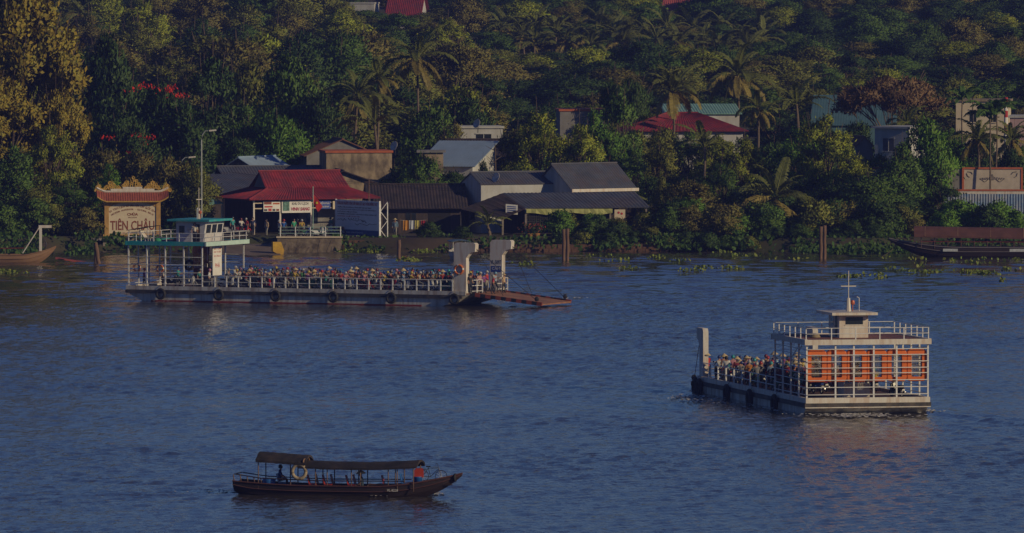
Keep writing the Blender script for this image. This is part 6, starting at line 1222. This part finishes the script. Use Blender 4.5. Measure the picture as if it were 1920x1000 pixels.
for k, (x, y, pose, sh, sn, hat, hl, dz) in enumerate(((32.0, 3.2, 'point', (.50, .03, .08), 'bright red', ('helmet', HELMS[0][1]), 'white helmet', 0), (31.2, 2.2, 'stand', (.5, .3, .3), 'pink', ('helmet', HELMS[6][1]), 'black helmet', 0), (31.3, 2.9, 'lean', (.2, .07, .24), 'purple', ('helmet', HELMS[9][1]), 'blue helmet', 0), (30.6, 3.6, 'stand', (.6, .6, .6), 'white', ('helmet', HELMS[0][1]), 'white helmet', 0), (30.9, 4.4, 'stand', (.42, .03, .04), 'red', ('helmet', HELMS[0][1]), 'white helmet', 0), (31.4, 5.0, 'walk', (.25, .36, .52), 'pale blue', ('helmet', HELMS[5][1]), 'pale blue helmet', 0), (30.2, 2.6, 'stand', (.4, .33, .05), 'yellow', ('helmet', HELMS[11][1]), 'yellow helmet', 0), (31.0, 5.8, 'lean', (.05, .04, .05), 'black', ('hair',), 'dark hair', 0), (32.0, 5.4, 'stand', (.5, .36, .22), 'tan', ('sunhat',), 'brimmed hat', 0), (30.1, 4.9, 'stand', (.4, .2, .2), 'rose', ('helmet', HELMS[0][1]), 'white helmet', 0))):
    person(pose, on(1, x, y, DK - .0 if x <= 31 else DK - .06 - (x - 31) * .11), F1A + R5.uniform(-.6, .6), sh, hat, 'person in %s top with %s standing at the long ferry ramp' % (sn, hl), R5, k % 3 == 1, 'people standing by the ramp')
person('stand', on(1, 31.15, .55, DK), F1A - .3, (.03, .03, .035), ('helmet', HELMS[6][1]), 'crewman in black at the foot of the near bow tower', R5)
for x, y, sn, sc_, lb in ((1.2, .7, 'purple', (.2, .09, .26), 'person in purple shirt standing nearest the stern of the long ferry'), (2.9, .8, 'white', (.6, .58, .55), 'person in white shirt behind the second cage opening of the long ferry'), (4.2, 1.0, 'teal', (.04, .3, .28), 'person in teal shirt behind the third cage opening of the long ferry'), (6.4, .7, 'green', (.05, .28, .22), 'person in green shirt at the front post of the long ferry cage'), (7.3, .6, 'white', (.6, .6, .58), 'person in white shirt just ahead of the long ferry cage post')):
    person('stand' if x != 4.2 else 'lean', on(1, x, y, DK), F1A + R5.uniform(-1, 1), sc_, ('helmet', R5.choice(HELMS)[1]), lb, R5)
for k, x in enumerate((3.3, 4.9)): bike(on(1, x, 1.5, DK + .005), F1A, BIKEC[k * 3][1], ('black' if k == 0 else 'silver') + ' motorbike parked inside the stern cage of the long ferry')
person('stand', on(1, 5.6, 1.9, DK + 3.55 + .26), F1A - 1.2, (.6, .56, .5), ('hair',), 'person in white shirt in the wheelhouse doorway of the long ferry', R5).location = on(1, 5.55, 1.45, DK + 3.81)
for k, (x, y, pose, sn, sc_, hat, hl) in enumerate(((29.0, 7.6, 'lean', 'red', (.42, .03, .03), ('cone',), 'conical hat'), (24.0, 7.5, 'stand', 'white', (.62, .6, .56), ('hair',), 'dark hair'), (25.8, 7.2, 'stand', 'brown', (.2, .11, .07), ('cone',), 'conical hat'), (21.8, 7.3, 'stand', 'maroon', (.22, .03, .05), ('cone',), 'conical hat'), (27.6, 6.7, 'stand', 'pale grey', (.4, .4, .42), ('helmet', HELMS[0][1]), 'white helmet'))):
    person(pose, on(2, x, y, DK), F2A + R5.uniform(-.4, .4), sc_, hat, 'person in %s with %s standing at the nearer ferry left rail' % (sn, hl), R5, k in (1, 4), None, 1.0)
for k, (x, y) in enumerate(((8.0, 6.6), (6.2, 6.9), (8.3, 5.2))):
    bike(on(2, x, y, DK + .005), F2A + .1 * k, BIKEC[k][1], ('black', 'red', 'blue')[k] + ' motorbike inside the stern cage of the nearer ferry')
    person('ride', on(2, x - .12, y, DK - .03), F2A + .1 * k, ((.62, .6, .55), (.1, .3, .3), (.5, .4, .3))[k], ('helmet', HELMS[(k * 2 + 2) % 10][1]), ('rider in white', 'rider in teal', 'rider in tan')[k] + ' shirt inside the stern cage of the nearer ferry', R5)
bike(on(2, 3.0, 1.3, DK + .005), F2A + .3, BIKEC[0][1], 'lone black motorbike at the right of the nearer ferry stern')
person('stand', on(2, 5.0, 4.0, DK + 3.81), F2A, (.03, .05, .14), ('hair',), 'helmsman in dark blue inside the nearer ferry wheelhouse', R5)
# foreground boat
person('sit', onb(2.5, -.35, .42), BA + .15, (.02, .05, .16), ('hair',), 'steersman in blue shirt seated at the stern of the foreground boat', R5)
person('sit', onb(7.15, -.3, .0), BA + 3.3, (.03, .05, .08), ('cone',), 'passenger in conical hat seated amidships in the foreground boat', R5)
# the landing
for k, (px, py, D_, pose, sn, sc_, hat) in enumerate(((500, 446, 859, 'stand', 'tan', (.5, .36, .24), ('hair',)), (524, 446, 855, 'stand', 'white', (.55, .52, .52), ('helmet', HELMS[0][1])), (532, 444, 857, 'stand', 'blue', (.03, .12, .4), ('helmet', HELMS[4][1])), (551, 442, 858, 'walk', 'green', (.05, .35, .2), ('hair',)), (559, 440, 859, 'stand', 'maroon', (.2, .03, .05), ('helmet', HELMS[1][1])), (566, 440, 857, 'lean', 'yellow', (.5, .34, .06), ('helmet', HELMS[0][1])), (620, 440, 862, 'stand', 'teal', (.03, .2, .16), ('hair',)), (741, 447, 857.2, 'stand', 'pale blue', (.18, .27, .36), ('sunhat',)), (452, 440, 862, 'lean', 'white', (.6, .58, .55), ('helmet', HELMS[2][1])), (462, 440, 863, 'stand', 'red', (.4, .04, .05), ('helmet', HELMS[0][1])), (436, 440, 862, 'stand', 'teal', (.05, .3, .3), ('helmet', HELMS[1][1])), (474, 442, 861, 'walk', 'navy', (.03, .04, .1), ('hair',)))):
    x = P(px, py, D_).x; zz = max(land_z(x, D_) + .06, 1.42 if 853 <= D_ and 520 <= px <= 640 else 0); person(pose, (x, D_, zz), R(-100) + R5.uniform(-1, 1), sc_, hat, 'person in %s shirt standing %s' % (sn, 'beside the laundry line, wearing a brimmed hat' if px == 741 else 'on the quay in front of the pavilion' if px >= 520 else 'at the landing left of the pavilion'), R5, px in (741, 500))
for k, (px, D_, rz) in enumerate(((430, 863.5, .3), (441, 864, .2), (455, 865, .4), (566, 855.2, .5), (576, 855.4, .35), (586, 855.6, .6), (596, 855.2, .3), (545, 855.3, .2), (612, 861, .4), (632, 862, .3))):
    x = P(px, 440, D_).x; cn, cc = BIKEC[(k * 3 + 3) % 8]; bike((x, D_, 1.43 if px > 520 and D_ < 861 else LAND + .07), rz + (math.pi if k % 2 else 0), cc, '%s motorbike parked %s' % (cn, ('at the landing left of the pavilion, %s from the left' % ORD[k]) if px < 500 else ('on the quay before the pavilion, %s from the left' % ORD[[545, 566, 576, 586, 596, 612, 632].index(px)])), 'motorbikes parked at the landing')
flush_text()
# ------------------------------------------------------------------ labels that single out each tree and shrub
MARKS = [(250, 400, 'ornate sign wall'), (385, 250, 'tall street lamp'), (560, 345, 'red-roofed pavilion'), (675, 305, 'weathered beige wall'), (785, 110, 'tall central coconut palm'), (850, 290, 'plain blue roof'), (905, 370, 'white riverside house'), (1110, 330, 'large ribbed grey roof'), (1290, 228, 'long red roof'), (1455, 372, 'big palm near the bank'), (1665, 272, 'white flat-roofed house'), (1860, 338, 'relief panel'), (1672, 170, 'rust-brown umbrella tree'), (760, 8, 'red roof at the top edge'), (1268, 8, 'faded red roof'), (50, 120, 'golden tree at the left edge'), (300, 165, 'scarlet-flowered tree'), (1057, 450, 'tall pile pair'), (1543, 450, 'pile pair near the big palm'), (1800, 460, 'moored rust-canopied boat'), (60, 470, 'left wooden boat'), (1868, 15, 'tall palm in the top right corner'), (1857, 215, 'areca palms by the beige house')]
KINDW = {'broadleaf_tree': 'leafy tree', 'shrub': 'shrub', 'coconut_palm': 'coconut palm', 'areca_palm': 'slim areca palm', 'umbrella_tree': 'flat-topped tree', 'flame_tree': 'scarlet-flowered tree'}
SPECIAL = {}
for o, c in ALLTREES:
    px, py = pix(c); nm = o.name.split('.')[0]
    if nm == 'coconut_palm':
        for a, b, s in ((785, 108, 'tallest coconut palm, left of centre, above the weathered beige wall'), (1455, 372, 'big yellowish coconut palm arching over the right bank near the piles'), (917, 420, 'little palm at the waterline beside the white riverside house'), (1868, 10, 'tall pale palm in the top right corner'), (712, 232, 'young palm rising behind the weathered beige wall')):
            if math.hypot(px - a, py - b) < 14: SPECIAL[o.name] = s
for i, (nm, kd, px, top, wpx, D, tn) in enumerate(NEAR):
    n_ = ALLTREES[i][0].name
    if i == 0: SPECIAL[n_] = 'huge golden-leaved tree filling the top left corner'
    if nm == 'flame_tree': SPECIAL[n_] = 'dark tree topped with scarlet blossom above the ornate sign' if px == 300 else 'dark tree with a few scarlet sprays left of the street lamp'
    if nm == 'umbrella_tree': SPECIAL[n_] = 'wide rust-brown umbrella tree above the white flat-roofed house' if px > 1500 else 'dark flat-topped tree above the light-green trees, left of the long red roof'
buckets = {}
for o, c in ALLTREES:
    if o.name in SPECIAL: o['label'] = SPECIAL[o.name]; continue
    px, py = pix(c); best = min(MARKS, key=lambda m: math.hypot((m[0] - px), (m[1] - py) * 1.5)); dx, dy = px - best[0], py - best[1]
    d = ('right of' if dx > 0 else 'left of') if abs(dx) > abs(dy) else ('above' if dy < 0 else 'below'); nm = o.name.split('.')[0]; tone = TONE_OF.get(o.name, '')
    buckets.setdefault(((tone + ' ' if tone else '') + KINDW[nm], d, best[2]), []).append((math.hypot(dx, dy), o))
for (w, d, m), L in buckets.items():
    L.sort(key=lambda q: q[0])
    for k, (_, o) in enumerate(L):
        o['label'] = ('%s, %s nearest %s the %s' % (w, ordn(k), d, m)) if len(L) > 1 else '%s nearest, %s the %s' % (w, d, m); o['group'] = 'shrubs along the bank' if o.name.startswith('shrub') else 'palms on the far bank' if 'palm' in o.name else 'trees on the far bank and slope'
for o, c in ALLTREES:
    if 'tone' in o: del o['tone']
bad = [o.name for o in S.objects if o.parent is None and 'label' in o and len(o['label'].split()) > 16]
for n_ in bad: print('LONG', n_, S.objects[n_]['label'])
